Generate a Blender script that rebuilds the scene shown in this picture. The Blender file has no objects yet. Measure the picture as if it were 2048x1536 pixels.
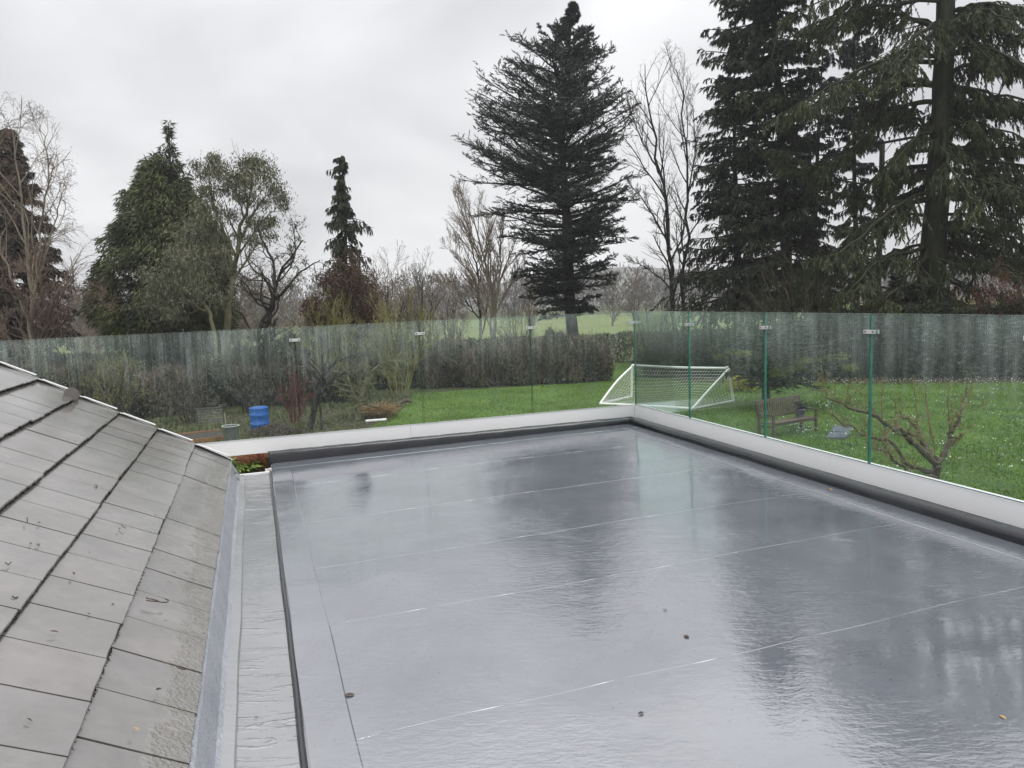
import bpy, math
import numpy as np
from mathutils import Matrix
rng = np.random.default_rng(7)
scene = bpy.context.scene
COL = scene.collection

# ---------------------------------------------------------------- camera
GZ = 2.6                      # roof deck above the lawn
EYE = 4.1                     # camera above the lawn
HAZE = 0.0008
F, CX, CY = 1518.0, 1024.0, 768.0
ROLL, PITCH = math.radians(2.192), math.radians(6.534)
cr, sr, cp, sp = math.cos(ROLL), math.sin(ROLL), math.cos(PITCH), math.sin(PITCH)
def cam2world(cx, cy, cz):
    X = cr*cx + sr*cy; Y = -sr*cx + cr*cy
    return np.array([X, cz*cp + Y*sp, -cz*sp + Y*cp])
Rv, Uv, Fv = cam2world(1, 0, 0), cam2world(0, 1, 0), cam2world(0, 0, 1)
cd = bpy.data.cameras.new('camera'); cam = bpy.data.objects.new('camera', cd); COL.objects.link(cam)
M = Matrix(((Rv[0], Uv[0], -Fv[0], 0), (Rv[1], Uv[1], -Fv[1], 0), (Rv[2], Uv[2], -Fv[2], EYE), (0, 0, 0, 1)))
cam.matrix_world = M
cd.sensor_width = 36.0; cd.lens = 36.0*F/2048.0
cd.clip_start = 0.05; cd.clip_end = 3000
scene.camera = cam

# ---------------------------------------------------------------- world, sun, exposure
SUN_EL, SUN_AZ = math.radians(58), math.radians(125)     # azimuth from the view direction towards the right
world = bpy.data.worlds.new("World"); scene.world = world; world.use_nodes = True
wn = world.node_tree; wn.nodes.clear()
def N(nt, typ, **kw):
    n = nt.nodes.new(typ)
    for k, v in kw.items():
        if k.startswith('i_'): n.inputs[k[2:].replace('_', ' ')].default_value = v
        else: setattr(n, k, v)
    return n
sky = N(wn, 'ShaderNodeTexSky'); sky.sky_type = 'NISHITA'; sky.sun_disc = False
sky.sun_elevation = SUN_EL; sky.sun_rotation = SUN_AZ
wtc = N(wn, 'ShaderNodeTexCoord')
wmap = N(wn, 'ShaderNodeMapping'); wmap.inputs['Scale'].default_value = (1.0, 1.0, 2.1)
wmap.inputs['Location'].default_value = (7.9, 0.4, 3.3)
n1 = N(wn, 'ShaderNodeTexNoise'); n1.inputs['Scale'].default_value = 1.9; n1.inputs['Detail'].default_value = 5; n1.inputs['Roughness'].default_value = 0.46
n1.inputs['Distortion'].default_value = 0.35
rmp = N(wn, 'ShaderNodeValToRGB'); e = rmp.color_ramp.elements
e[0].position = 0.30; e[0].color = (0.47, 0.474, 0.486, 1); e[1].position = 0.68; e[1].color = (0.86, 0.862, 0.868, 1)
sep = N(wn, 'ShaderNodeSeparateXYZ')
el = N(wn, 'ShaderNodeMath', operation='MAXIMUM'); el.inputs[1].default_value = 0.0
e2 = N(wn, 'ShaderNodeMath', operation='MULTIPLY'); e3 = N(wn, 'ShaderNodeMath', operation='MULTIPLY_ADD')
e3.inputs[1].default_value = 2.0; e3.inputs[2].default_value = 1.0     # overcast sky is brighter overhead
mul = N(wn, 'ShaderNodeMix', data_type='RGBA', blend_type='MULTIPLY'); mul.inputs[0].default_value = 1.0
scl = N(wn, 'ShaderNodeVectorMath', operation='SCALE'); scl.inputs['Scale'].default_value = 10.0
mixc = N(wn, 'ShaderNodeMix', data_type='RGBA'); mixc.inputs[0].default_value = 0.96
bg = N(wn, 'ShaderNodeBackground'); bg.inputs['Strength'].default_value = 0.1
wo = N(wn, 'ShaderNodeOutputWorld')
L = wn.links.new
L(wtc.outputs['Generated'], wmap.inputs['Vector']); L(wmap.outputs[0], n1.inputs['Vector']); L(n1.outputs['Fac'], rmp.inputs[0])
L(wtc.outputs['Generated'], sep.inputs[0]); L(sep.outputs['Z'], el.inputs[0]); L(el.outputs[0], e2.inputs[0]); L(el.outputs[0], e2.inputs[1])
L(e2.outputs[0], e3.inputs[0]); L(rmp.outputs[0], mul.inputs[6]); L(e3.outputs[0], mul.inputs[7])
L(mul.outputs[2], scl.inputs[0]); L(sky.outputs[0], mixc.inputs[6]); L(scl.outputs[0], mixc.inputs[7])
L(mixc.outputs[2], bg.inputs['Color']); L(bg.outputs[0], wo.inputs['Surface'])
sd = bpy.data.lights.new('sun', 'SUN'); sd.energy = 0.9; sd.angle = math.radians(30); sd.color = (1.0, 0.97, 0.93)
sun = bpy.data.objects.new('sun', sd); COL.objects.link(sun)
sun.rotation_euler = (math.radians(90)-SUN_EL, 0, math.pi - SUN_AZ)
sun.location = (0, 0, 40)
vs = scene.view_settings; vs.view_transform = 'Standard'; vs.look = 'None'; vs.gamma = 1.0; vs.exposure = 0.35; vs.use_curve_mapping = False
cy = scene.cycles
cy.max_bounces = 6; cy.diffuse_bounces = 2; cy.glossy_bounces = 3; cy.transmission_bounces = 3; cy.transparent_max_bounces = 20; cy.volume_bounces = 0
cy.use_denoising = True; cy.caustics_reflective = False; cy.caustics_refractive = False
try: cy.denoiser = 'OPENIMAGEDENOISE'
except Exception: pass

# ---------------------------------------------------------------- helpers
def ray(x, y):
    return cam2world(x-CX, -(y-CY), F)
EYEP = np.array([0, 0, EYE])
def P(x, y, Z):                        # photo pixel at world depth Z -> world point
    d = ray(x, y); return EYEP + d*(Z/d[1])
def G(x, y, z=0.0):                    # photo pixel on the ground
    d = ray(x, y); return EYEP + d*((z-EYE)/d[2])
def nrm(v):
    v = np.asarray(v, float); return v/np.maximum(np.linalg.norm(v, axis=-1, keepdims=True), 1e-9)
u2 = np.array([-0.31980834, 0.94748225, 0]); u1 = np.array([0.94748225, 0.31980834, 0]); u3 = np.array([0, 0, 1.0])
C0 = np.array([1.32281306, 8.58743761, GZ])
def D(a, b, z=0.0):
    return C0 + a*u1 + b*u2 + np.array([0, 0, z])

def mk(name, V, Fc, mat, parent=None, uv=None, rnd=None, smooth=False, matidx=None):
    """one mesh object from arrays; Fc (m,3) or (m,4) ints; V in world coordinates"""
    V = np.asarray(V, np.float32).reshape(-1, 3); Fc = np.asarray(Fc, np.int32)
    o0 = np.array(parent['_o']) if parent is not None else np.zeros(3)
    me = bpy.data.meshes.new(name); n, k = Fc.shape
    me.vertices.add(len(V)); me.vertices.foreach_set('co', (V - o0.astype(np.float32)).ravel())
    me.loops.add(n*k); me.loops.foreach_set('vertex_index', Fc.ravel())
    me.polygons.add(n); me.polygons.foreach_set('loop_start', np.arange(0, n*k, k, dtype=np.int32))
    try: me.polygons.foreach_set('loop_total', np.full(n, k, dtype=np.int32))
    except Exception: pass
    if matidx is not None: me.polygons.foreach_set('material_index', np.asarray(matidx, np.int32))
    me.polygons.foreach_set('use_smooth', np.full(n, smooth, dtype=bool))
    if uv is not None:
        l = me.uv_layers.new(name='UVMap'); l.data.foreach_set('uv', np.asarray(uv, np.float32)[Fc.ravel()].ravel())
    if rnd is not None:
        at = me.attributes.new('rnd', 'FLOAT', 'FACE'); at.data.foreach_set('value', np.asarray(rnd, np.float32))
    me.update(calc_edges=True)
    for m in (mat if isinstance(mat, (list, tuple)) else [mat]): me.materials.append(m)
    ob = bpy.data.objects.new(name, me); COL.objects.link(ob)
    if parent is not None: ob.parent = parent
    ob['_o'] = [0.0, 0.0, 0.0] if parent is None else list(o0)
    return ob
def tag(o, label=None, cat=None, group=None, kind=None):
    if label: o['label'] = label
    if cat: o['category'] = cat
    if group: o['group'] = group
    if kind: o['kind'] = kind
    return o
def thing(name, loc, label, cat, group=None):
    o = bpy.data.objects.new(name, None); COL.objects.link(o); o.location = tuple(loc); o['_o'] = [float(c) for c in loc]
    o.empty_display_size = 0.2
    return tag(o, label, cat, group)

class MB:                              # collects quads
    def __init__(s): s.V = []; s.F = []; s.n = 0; s.MI = []
    def add(s, V, Fc, mi=0):
        V = np.asarray(V, float).reshape(-1, 3); s.V.append(V); Fc = np.asarray(Fc, int)
        s.F.append(Fc + s.n); s.MI += [mi]*len(Fc); s.n += len(V)
    def box(s, o, ex, ey, ez, mi=0):   # corner o, edge vectors
        o, ex, ey, ez = map(np.asarray, (o, ex, ey, ez))
        V = [o, o+ex, o+ex+ey, o+ey, o+ez, o+ex+ez, o+ex+ey+ez, o+ey+ez]
        s.add(V, [[0,3,2,1],[4,5,6,7],[0,1,5,4],[1,2,6,5],[2,3,7,6],[3,0,4,7]], mi)
    def beam(s, a, b, w, h, up=(0, 0, 1)):
        a = np.asarray(a, float); b = np.asarray(b, float); d = nrm(b-a); sd_ = nrm(np.cross(d, up)); u = np.cross(sd_, d)
        s.box(a - sd_*w/2 - u*h/2, b-a, sd_*w, u*h)
    def tube(s, pts, rad, k=8, cap=True):
        pts = np.asarray(pts, float); m = len(pts); rad = np.broadcast_to(np.asarray(rad, float), (m,))
        T = np.gradient(pts, axis=0) if m > 2 else np.repeat([pts[1]-pts[0]], 2, 0); T = nrm(T)
        ref = np.array([0.13, 0.21, 0.97]) if abs(T[:, 2]).mean() < 0.8 else np.array([0.95, 0.3, 0.1])
        A = nrm(np.cross(T, ref)); B = np.cross(T, A); an = np.arange(k)*2*math.pi/k
        R = pts[:, None] + rad[:, None, None]*(A[:, None]*np.cos(an)[None, :, None] + B[:, None]*np.sin(an)[None, :, None])
        Fc = [[i*k+j, i*k+(j+1) % k, (i+1)*k+(j+1) % k, (i+1)*k+j] for i in range(m-1) for j in range(k)]
        V = R.reshape(-1, 3)
        if cap:
            V = np.vstack([V, pts[0], pts[-1]]); c0 = m*k
            for j in range(k): Fc += [[c0, (j+1) % k, j, j], [c0+1, (m-1)*k+j, (m-1)*k+(j+1) % k, (m-1)*k+(j+1) % k]]
            Fc2 = [f if f[2] != f[3] else [f[0], f[1], f[2], f[2]] for f in Fc]
            quads = [f for f in Fc2 if f[2] != f[3]]; s.add(V, quads)
            # caps as thin quads around the centre (pairs of triangles merged)
            off = s.n - len(V)
            for base, c in ((0, c0), ((m-1)*k, c0+1)):
                for j in range(0, k, 2):
                    s.F.append(np.array([[c+off, base+j+off, base+(j+1) % k+off, base+(j+2) % k+off]])); s.MI.append(0)
        else: s.add(V, Fc)
    def build(s, name, mat, parent=None, smooth=False, **kw):
        return mk(name, np.vstack(s.V), np.vstack(s.F), mat, parent, smooth=smooth, matidx=s.MI if isinstance(mat, (list, tuple)) else None, **kw)

def prisms(P0, P1, R0, R1, k=3):       # many separate tapered segments -> triangles
    P0, P1 = np.asarray(P0), np.asarray(P1); n = len(P0); d = nrm(P1-P0)
    if k == 2:                         # finest twigs, far below a pixel wide: two triangles each
        s = nrm(np.cross(d, nrm(rng.normal(size=(n, 3))))); a, b = R0[:, None]*1.15, R1[:, None]*1.15
        V = np.stack([P0-s*a, P0+s*a, P1+s*b, P1-s*b], 1).reshape(-1, 3); i = np.arange(n)[:, None]*4
        return V, np.vstack([i+[0, 1, 2], i+[0, 2, 3]])
    ref = np.where(np.abs(d[:, 2:3]) < 0.9, np.array([[0, 0, 1.0]]), np.array([[1.0, 0, 0]]))
    A = nrm(np.cross(d, ref)); B = np.cross(d, A); an = np.arange(k)*2*math.pi/k
    c = A[:, None]*np.cos(an)[None, :, None] + B[:, None]*np.sin(an)[None, :, None]
    V = np.concatenate([P0[:, None]+c*R0[:, None, None], P1[:, None]+c*R1[:, None, None]], 1).reshape(-1, 3)
    j = np.arange(k); j2 = (j+1) % k
    f = np.concatenate([np.stack([j, j2, j+k], 1), np.stack([j2, j2+k, j+k], 1)])
    return V, (f[None] + (np.arange(n)*2*k)[:, None, None]).reshape(-1, 3)
def blades(P0, Dv, Ln, Wd):            # many one-triangle leaves / needle sprays
    n = len(P0); Dv = nrm(Dv); s = nrm(np.cross(Dv, nrm(rng.normal(size=(n, 3)))))
    V = np.stack([P0 - s*Wd[:, None]/2, P0 + s*Wd[:, None]/2, P0 + Dv*Ln[:, None]], 1).reshape(-1, 3)
    return V, np.arange(n*3).reshape(-1, 3)
def leaves(P0, Dv, Ln, Wd):            # rhombus leaves
    n = len(P0); Dv = nrm(Dv); s = nrm(np.cross(Dv, nrm(rng.normal(size=(n, 3)))))
    Mi = P0 + Dv*Ln[:, None]*0.45
    V = np.stack([P0, Mi - s*Wd[:, None]/2, P0 + Dv*Ln[:, None], Mi + s*Wd[:, None]/2], 1).reshape(-1, 3)
    return V, np.arange(n*4).reshape(-1, 4)
def cat(parts):
    Vs, Fs, o = [], [], 0
    for V, Fc in parts:
        Vs.append(V); Fs.append(Fc+o); o += len(V)
    return np.vstack(Vs), np.vstack(Fs)

# ---------------------------------------------------------------- materials
def newmat(name):
    m = bpy.data.materials.new(name); m.use_nodes = True; nt = m.node_tree; nt.nodes.clear()
    out = nt.nodes.new('ShaderNodeOutputMaterial'); b = nt.nodes.new('ShaderNodeBsdfPrincipled'); nt.links.new(b.outputs[0], out.inputs[0])
    return m, nt, b, out
def noise(nt, scale, detail=4, rough=0.55, vec=None, dist=0.0):
    n = nt.nodes.new('ShaderNodeTexNoise'); n.inputs['Scale'].default_value = scale; n.inputs['Detail'].default_value = detail
    n.inputs['Roughness'].default_value = rough; n.inputs['Distortion'].default_value = dist
    if vec is not None: nt.links.new(vec, n.inputs['Vector'])
    return n.outputs['Fac']
def ramp(nt, fac, stops):
    r = nt.nodes.new('ShaderNodeValToRGB'); el_ = r.color_ramp.elements
    while len(el_) < len(stops): el_.new(0.5)
    for i, (p, c) in enumerate(stops):
        el_[i].position = p; el_[i].color = (c if hasattr(c, '__len__') else (c, c, c)) + ((1,) if not hasattr(c, '__len__') or len(c) == 3 else ())
    nt.links.new(fac, r.inputs[0]); return r.outputs[0]
def coords(nt, which='Object', scale=(1, 1, 1), rot=(0, 0, 0)):
    t = nt.nodes.new('ShaderNodeTexCoord'); mp = nt.nodes.new('ShaderNodeMapping')
    mp.inputs['Scale'].default_value = scale; mp.inputs['Rotation'].default_value = rot
    nt.links.new(t.outputs[which], mp.inputs['Vector']); return mp.outputs[0]
def wcoords(nt, scale=(1, 1, 1), rot=(0, 0, 0)):
    t = nt.nodes.new('ShaderNodeNewGeometry'); mp = nt.nodes.new('ShaderNodeMapping')
    mp.inputs['Scale'].default_value = scale; mp.inputs['Rotation'].default_value = rot
    nt.links.new(t.outputs['Position'], mp.inputs['Vector']); return mp.outputs[0]
def math_(nt, op, a, b=None, c=None):
    n = nt.nodes.new('ShaderNodeMath'); n.operation = op
    for i, v in enumerate((a, b, c)):
        if v is None: continue
        if isinstance(v, (int, float)): n.inputs[i].default_value = v
        else: nt.links.new(v, n.inputs[i])
    return n.outputs[0]
def mixcol(nt, fac, a, b, mode='MIX'):
    n = nt.nodes.new('ShaderNodeMix'); n.data_type = 'RGBA'; n.blend_type = mode
    for i, v in ((0, fac), (6, a), (7, b)):
        if isinstance(v, (int, float)): n.inputs[i].default_value = v
        elif isinstance(v, tuple): n.inputs[i].default_value = v + (1,)
        else: nt.links.new(v, n.inputs[i])
    return n.outputs[2]
def bump(nt, h, strength, dist, b, prev=None):
    n = nt.nodes.new('ShaderNodeBump'); n.inputs['Strength'].default_value = strength; n.inputs['Distance'].default_value = dist
    nt.links.new(h, n.inputs['Height'])
    if prev is not None: nt.links.new(prev, n.inputs['Normal'])
    nt.links.new(n.outputs[0], b.inputs['Normal']); return n.outputs[0]
def leafmat(name, dark, light, scale=0.8, rough=0.55, spec=0.35, trans=0.0):
    m, nt, b, out = newmat(name)
    a = nt.nodes.new('ShaderNodeAttribute'); a.attribute_name = 'rnd'
    nz = noise(nt, scale, 3, 0.6, coords(nt))
    f = math_(nt, 'ADD', math_(nt, 'MULTIPLY', a.outputs['Fac'], 0.55), math_(nt, 'MULTIPLY', math_(nt, 'SUBTRACT', nz, 0.27), 1.0))
    nt.links.new(ramp(nt, f, [(0.12, tuple(dark)), (0.95, tuple(light))]), b.inputs['Base Color'])
    b.inputs['Roughness'].default_value = rough; b.inputs['Specular IOR Level'].default_value = spec
    return m
def barkmat(name, c1, c2, scale=3.0, rough=0.7):
    m, nt, b, out = newmat(name)
    nz = noise(nt, scale, 6, 0.7, coords(nt, scale=(1, 1, 0.35)))
    nt.links.new(ramp(nt, nz, [(0.3, tuple(c1)), (0.7, tuple(c2))]), b.inputs['Base Color'])
    b.inputs['Roughness'].default_value = rough; b.inputs['Specular IOR Level'].default_value = 0.3
    bump(nt, noise(nt, scale*6, 4, 0.7, coords(nt, scale=(1, 1, 0.25))), 0.6, 0.02, b)
    return m
def plain(name, col, rough=0.5, metal=0.0, var=0.12, sc=6.0, bmp=0.15, spec=0.5):
    m, nt, b, out = newmat(name)
    nz = noise(nt, sc, 5, 0.6, coords(nt))
    lo = tuple(c*(1-var) for c in col); hi = tuple(min(1, c*(1+var)) for c in col)
    nt.links.new(ramp(nt, nz, [(0.3, lo), (0.7, hi)]), b.inputs['Base Color'])
    b.inputs['Roughness'].default_value = rough; b.inputs['Metallic'].default_value = metal; b.inputs['Specular IOR Level'].default_value = spec
    if bmp: bump(nt, noise(nt, sc*8, 3, 0.6, coords(nt)), bmp, 0.004, b)
    return m

ROT = math.atan2(u2[0], u2[1])          # roof axes
# wet membrane
def deckmat(name, c1, c2, rough_lo=0.006, rough_hi=0.050, ripple=0.18, wrinkle=0.0):
    m, nt, b, out = newmat(name)
    v = coords(nt, rot=(0, 0, ROT))
    big = noise(nt, 0.75, 4, 0.6, v, 0.6); mid = noise(nt, 3.5, 5, 0.65, v)
    col = ramp(nt, math_(nt, 'ADD', math_(nt, 'MULTIPLY', big, 0.6), math_(nt, 'MULTIPLY', mid, 0.4)), [(0.35, tuple(c1)), (0.62, tuple(c2))])
    dirt = ramp(nt, noise(nt, 5.0, 8, 0.75, v, 1.0), [(0.60, (1, 1, 1)), (0.78, (0.80, 0.76, 0.70))])
    col = mixcol(nt, 0.55, col, dirt, 'MULTIPLY')
    ring = ramp(nt, noise(nt, 1.15, 5, 0.6, v, 0.9), [(0.47, (1, 1, 1)), (0.50, (0.80, 0.77, 0.71)), (0.515, (0.90, 0.88, 0.84)), (0.60, (1, 1, 1))])   # silt left by drying puddles
    col = mixcol(nt, 0.3, col, ring, 'MULTIPLY')
    specks = ramp(nt, noise(nt, 45.0, 2, 0.5, v), [(0.27, (0.45, 0.4, 0.36)), (0.31, (1, 1, 1))])
    col = mixcol(nt, 0.5, col, specks, 'MULTIPLY')
    nt.links.new(col, b.inputs['Base Color'])
    wet = ramp(nt, noise(nt, 0.9, 5, 0.62, coords(nt, rot=(0, 0, ROT), scale=(1.0, 0.8, 1)), 0.8), [(0.36, rough_lo), (0.66, rough_hi)])
    nt.links.new(wet, b.inputs['Roughness'])
    b.inputs['IOR'].default_value = 2.9
    # water film: ripples dragged by wind plus fine rain dimples, calmer in places
    r1 = noise(nt, 20.0, 3, 0.55, coords(nt, scale=(0.65, 1.6, 1), rot=(0, 0, 0.1)), 0.5)
    r2 = noise(nt, 55.0, 3, 0.6, coords(nt, scale=(0.7, 1.4, 1)), 0.3)
    calm = ramp(nt, noise(nt, 1.3, 3, 0.5, v, 0.5), [(0.38, 0.12), (0.62, 1.0)])
    hh = math_(nt, 'MULTIPLY', math_(nt, 'ADD', r1, math_(nt, 'MULTIPLY', r2, 0.45)), calm)
    n0 = bump(nt, hh, ripple, 0.010, b)
    if wrinkle:
        wk = ramp(nt, noise(nt, 7.0, 4, 0.6, coords(nt, rot=(0, 0, ROT), scale=(0.4, 2.6, 1)), 1.2), [(0.56, 0.0), (0.66, 1.0)])
        n0 = bump(nt, math_(nt, 'MULTIPLY', wk, ramp(nt, noise(nt, 0.8, 2, 0.5, v), [(0.42, 0.0), (0.58, 1.0)])), wrinkle, 0.006, b, n0)
    bump(nt, noise(nt, 1.1, 2, 0.5, v), 0.25, 0.02, b, n0)
    return m
MAT = {}
MAT['deck'] = deckmat('wet_membrane', (0.100, 0.107, 0.128), (0.142, 0.150, 0.173))
MAT['gutter'] = deckmat('gutter_membrane', (0.120, 0.123, 0.135), (0.172, 0.173, 0.182), 0.02, 0.13, 0.2, 0.7)
MAT['lip'] = deckmat('membrane_lip', (0.150, 0.155, 0.168), (0.205, 0.208, 0.218), 0.06, 0.25, 0.3)
MAT['kerb'] = plain('black_kerb', (0.010, 0.011, 0.015), 0.17, 0, 0.25, 5, 0.2, 0.65)
MAT['trim'] = plain('grey_aluminium', (0.86, 0.855, 0.855), 0.42, 0.0, 0.03, 1.2, 0.05, 0.5)
MAT['trim_lip'] = plain('pale_lip', (0.72, 0.72, 0.72), 0.4, 0.0, 0.03, 2, 0.0)
MAT['gasket'] = plain('gasket_rubber', (0.03, 0.035, 0.035), 0.5)
MAT['steel'] = plain('brushed_steel', (0.62, 0.61, 0.60), 0.35, 0.35, 0.06, 30, 0.05)
MAT['screw'] = plain('dark_screw', (0.10, 0.10, 0.10), 0.4, 0.5)
MAT['wall'] = plain('render_wall', (0.5, 0.48, 0.44), 0.85, 0, 0.08, 2.0, 0.4, 0.2)
# slates
def slatemat():
    m, nt, b, out = newmat('wet_slate')
    info = nt.nodes.new('ShaderNodeObjectInfo'); v = wcoords(nt, rot=(0, 0, ROT))
    nz = noise(nt, 6.0, 6, 0.65, v); base = ramp(nt, nz, [(0.3, (0.138, 0.129, 0.123)), (0.72, (0.190, 0.178, 0.170))])
    tint = ramp(nt, info.outputs['Random'], [(0.0, (0.93, 0.93, 0.94)), (0.5, (1, 1, 1)), (1.0, (1.05, 1.03, 1.02))])
    col = mixcol(nt, 1.0, base, tint, 'MULTIPLY')
    blot = ramp(nt, noise(nt, 2.2, 5, 0.7, v, 0.6), [(0.42, (0.72, 0.72, 0.70)), (0.62, (1, 1, 1))])
    col = mixcol(nt, 0.7, col, blot, 'MULTIPLY'); nt.links.new(col, b.inputs['Base Color'])
    se = nt.nodes.new('ShaderNodeSeparateXYZ'); nt.links.new(wcoords(nt), se.inputs[0])
    low = math_(nt, 'MULTIPLY_ADD', se.outputs['Z'], -7.0, 0.9 + 7.0*(GZ+0.16))      # beaded water towards the eave
    wm_ = ramp(nt, math_(nt, 'ADD', math_(nt, 'MINIMUM', low, 1.0), noise(nt, 2.5, 4, 0.65, v, 0.5)), [(0.90, 0.0), (1.12, 1.0)])
    beads = math_(nt, 'MULTIPLY', wm_, ramp(nt, noise(nt, 30.0, 4, 0.7, v), [(0.42, 0.0), (0.6, 1.0)]))
    nt.links.new(mixcol(nt, math_(nt, 'MULTIPLY', beads, 0.85), col, (0.115, 0.105, 0.085)), b.inputs['Base Color'])
    nt.links.new(ramp(nt, noise(nt, 1.6, 5, 0.65, v, 0.5), [(0.35, 0.05), (0.68, 0.17)]), b.inputs['Roughness'])
    b.inputs['IOR'].default_value = 2.3
    g1 = noise(nt, 16.0, 6, 0.7, wcoords(nt, scale=(0.5, 2.2, 1), rot=(0, 0, ROT)))     # riven grain and run-off
    wetb = math_(nt, 'MULTIPLY', noise(nt, 75.0, 2, 0.5, v), wm_)
    n0 = bump(nt, g1, 0.16, 0.005, b); bump(nt, wetb, 0.45, 0.008, b, n0)
    return m
MAT['slate'] = slatemat()
MAT['batten'] = plain('dark_underlay', (0.012, 0.012, 0.013), 0.6)
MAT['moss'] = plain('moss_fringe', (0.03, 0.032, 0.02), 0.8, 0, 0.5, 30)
def leadmat():
    m, nt, b, out = newmat('lead_flashing'); v = coords(nt, rot=(0, 0, ROT))
    nt.links.new(ramp(nt, noise(nt, 4, 5, 0.6, v), [(0.3, (0.27, 0.285, 0.325)), (0.7, (0.37, 0.385, 0.425))]), b.inputs['Base Color'])
    b.inputs['Roughness'].default_value = 0.2; b.inputs['IOR'].default_value = 1.6
    bump(nt, noise(nt, 60, 3, 0.55, v, 0.4), 0.9, 0.012, b); return m
MAT['lead'] = leadmat()
# glass
def glassmat():
    m, nt, b, out = newmat('rain_wet_glass'); nt.nodes.remove(b)
    tr = nt.nodes.new('ShaderNodeBsdfTransparent'); gl = nt.nodes.new('ShaderNodeBsdfGlossy'); gl.inputs['Roughness'].default_value = 0.04
    gl.inputs['Color'].default_value = (0.8, 0.95, 0.9, 1)
    t = nt.nodes.new('ShaderNodeUVMap'); uv = t.outputs[0]
    def mp(sx, sy):
        q = nt.nodes.new('ShaderNodeMapping'); q.inputs['Scale'].default_value = (sx, sy, 1); nt.links.new(uv, q.inputs['Vector']); return q.outputs[0]
    fr = nt.nodes.new('ShaderNodeFresnel'); fr.inputs['IOR'].default_value = 1.16
    lw = nt.nodes.new('ShaderNodeLayerWeight'); lw.inputs['Blend'].default_value = 0.5
    tint = ramp(nt, lw.outputs['Facing'], [(0.15, (0.965, 0.985, 0.975)), (0.9, (0.80, 0.91, 0.875))])
    nt.links.new(tint, tr.inputs['Color'])
    m1 = nt.nodes.new('ShaderNodeMixShader'); nt.links.new(math_(nt, 'MULTIPLY', fr.outputs[0], 0.6), m1.inputs[0]); nt.links.new(tr.outputs[0], m1.inputs[1]); nt.links.new(gl.outputs[0], m1.inputs[2])
    # wet film: runs of water down the pane, strongest near the top, and beads of rain
    sepn = nt.nodes.new('ShaderNodeSeparateXYZ'); nt.links.new(uv, sepn.inputs[0])
    run = noise(nt, 1.0, 5, 0.72, mp(20, 0.7), 0.6); run2 = noise(nt, 1.0, 4, 0.7, mp(75, 4.0)); patch = noise(nt, 1.0, 3, 0.6, mp(2.2, 1.6))
    run3 = noise(nt, 1.0, 3, 0.6, mp(95, 1.1)); streak = ramp(nt, math_(nt, 'ADD', math_(nt, 'MULTIPLY', run, 0.5), math_(nt, 'MULTIPLY', run3, 0.5)), [(0.45, 0.0), (0.62, 1.0)]); streak2 = ramp(nt, run2, [(0.42, 0.0), (0.66, 1.0)])
    edge = math_(nt, 'ADD', sepn.outputs['Y'], math_(nt, 'MULTIPLY', math_(nt, 'SUBTRACT', noise(nt, 1.0, 3, 0.7, mp(14, 0.4)), 0.5), 0.55))
    topm = ramp(nt, edge, [(0.55, 0.12), (1.02, 1.0)])
    topm = math_(nt, 'MULTIPLY', topm, ramp(nt, patch, [(0.3, 0.45), (0.62, 1.0)]))
    film = math_(nt, 'MULTIPLY', math_(nt, 'ADD', math_(nt, 'MULTIPLY', streak, 0.18), math_(nt, 'MULTIPLY', math_(nt, 'MULTIPLY', streak, streak2), 0.14)), topm)
    film = math_(nt, 'ADD', film, math_(nt, 'MULTIPLY', topm, 0.075))
    vo = nt.nodes.new('ShaderNodeTexVoronoi'); vo.inputs['Scale'].default_value = 1.0; nt.links.new(mp(125, 105), vo.inputs['Vector'])
    sc = nt.nodes.new('ShaderNodeSeparateColor'); nt.links.new(vo.outputs['Color'], sc.inputs[0])
    size = math_(nt, 'MULTIPLY', math_(nt, 'POWER', sc.outputs[0], 3.0), 0.52)
    bead = math_(nt, 'LESS_THAN', vo.outputs['Distance'], size)
    bead = math_(nt, 'MULTIPLY', bead, math_(nt, 'MULTIPLY', ramp(nt, noise(nt, 1.0, 3, 0.6, mp(3.5, 3.5)), [(0.35, 0.25), (0.6, 1.0)]), 0.24))
    fac = math_(nt, 'MINIMUM', math_(nt, 'ADD', film, bead), 0.6)
    wt = nt.nodes.new('ShaderNodeBsdfTranslucent'); wt.inputs['Color'].default_value = (0.70, 0.79, 0.775, 1)
    wd = nt.nodes.new('ShaderNodeBsdfDiffuse'); wd.inputs['Color'].default_value = (0.70, 0.79, 0.775, 1)
    wm = nt.nodes.new('ShaderNodeMixShader'); wm.inputs[0].default_value = 0.5; nt.links.new(wt.outputs[0], wm.inputs[1]); nt.links.new(wd.outputs[0], wm.inputs[2])
    m2 = nt.nodes.new('ShaderNodeMixShader'); nt.links.new(fac, m2.inputs[0]); nt.links.new(m1.outputs[0], m2.inputs[1]); nt.links.new(wm.outputs[0], m2.inputs[2])
    nt.links.new(m2.outputs[0], out.inputs[0]); return m
MAT['glass'] = glassmat()
MAT['glass_edge'] = plain('green_glass_edge', (0.045, 0.20, 0.155), 0.15, 0, 0.25, 8, 0.0, 0.6)
MAT['glass_top'] = plain('pale_glass_edge', (0.38, 0.42, 0.38), 0.2, 0, 0.2, 8, 0.0, 0.6)
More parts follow.
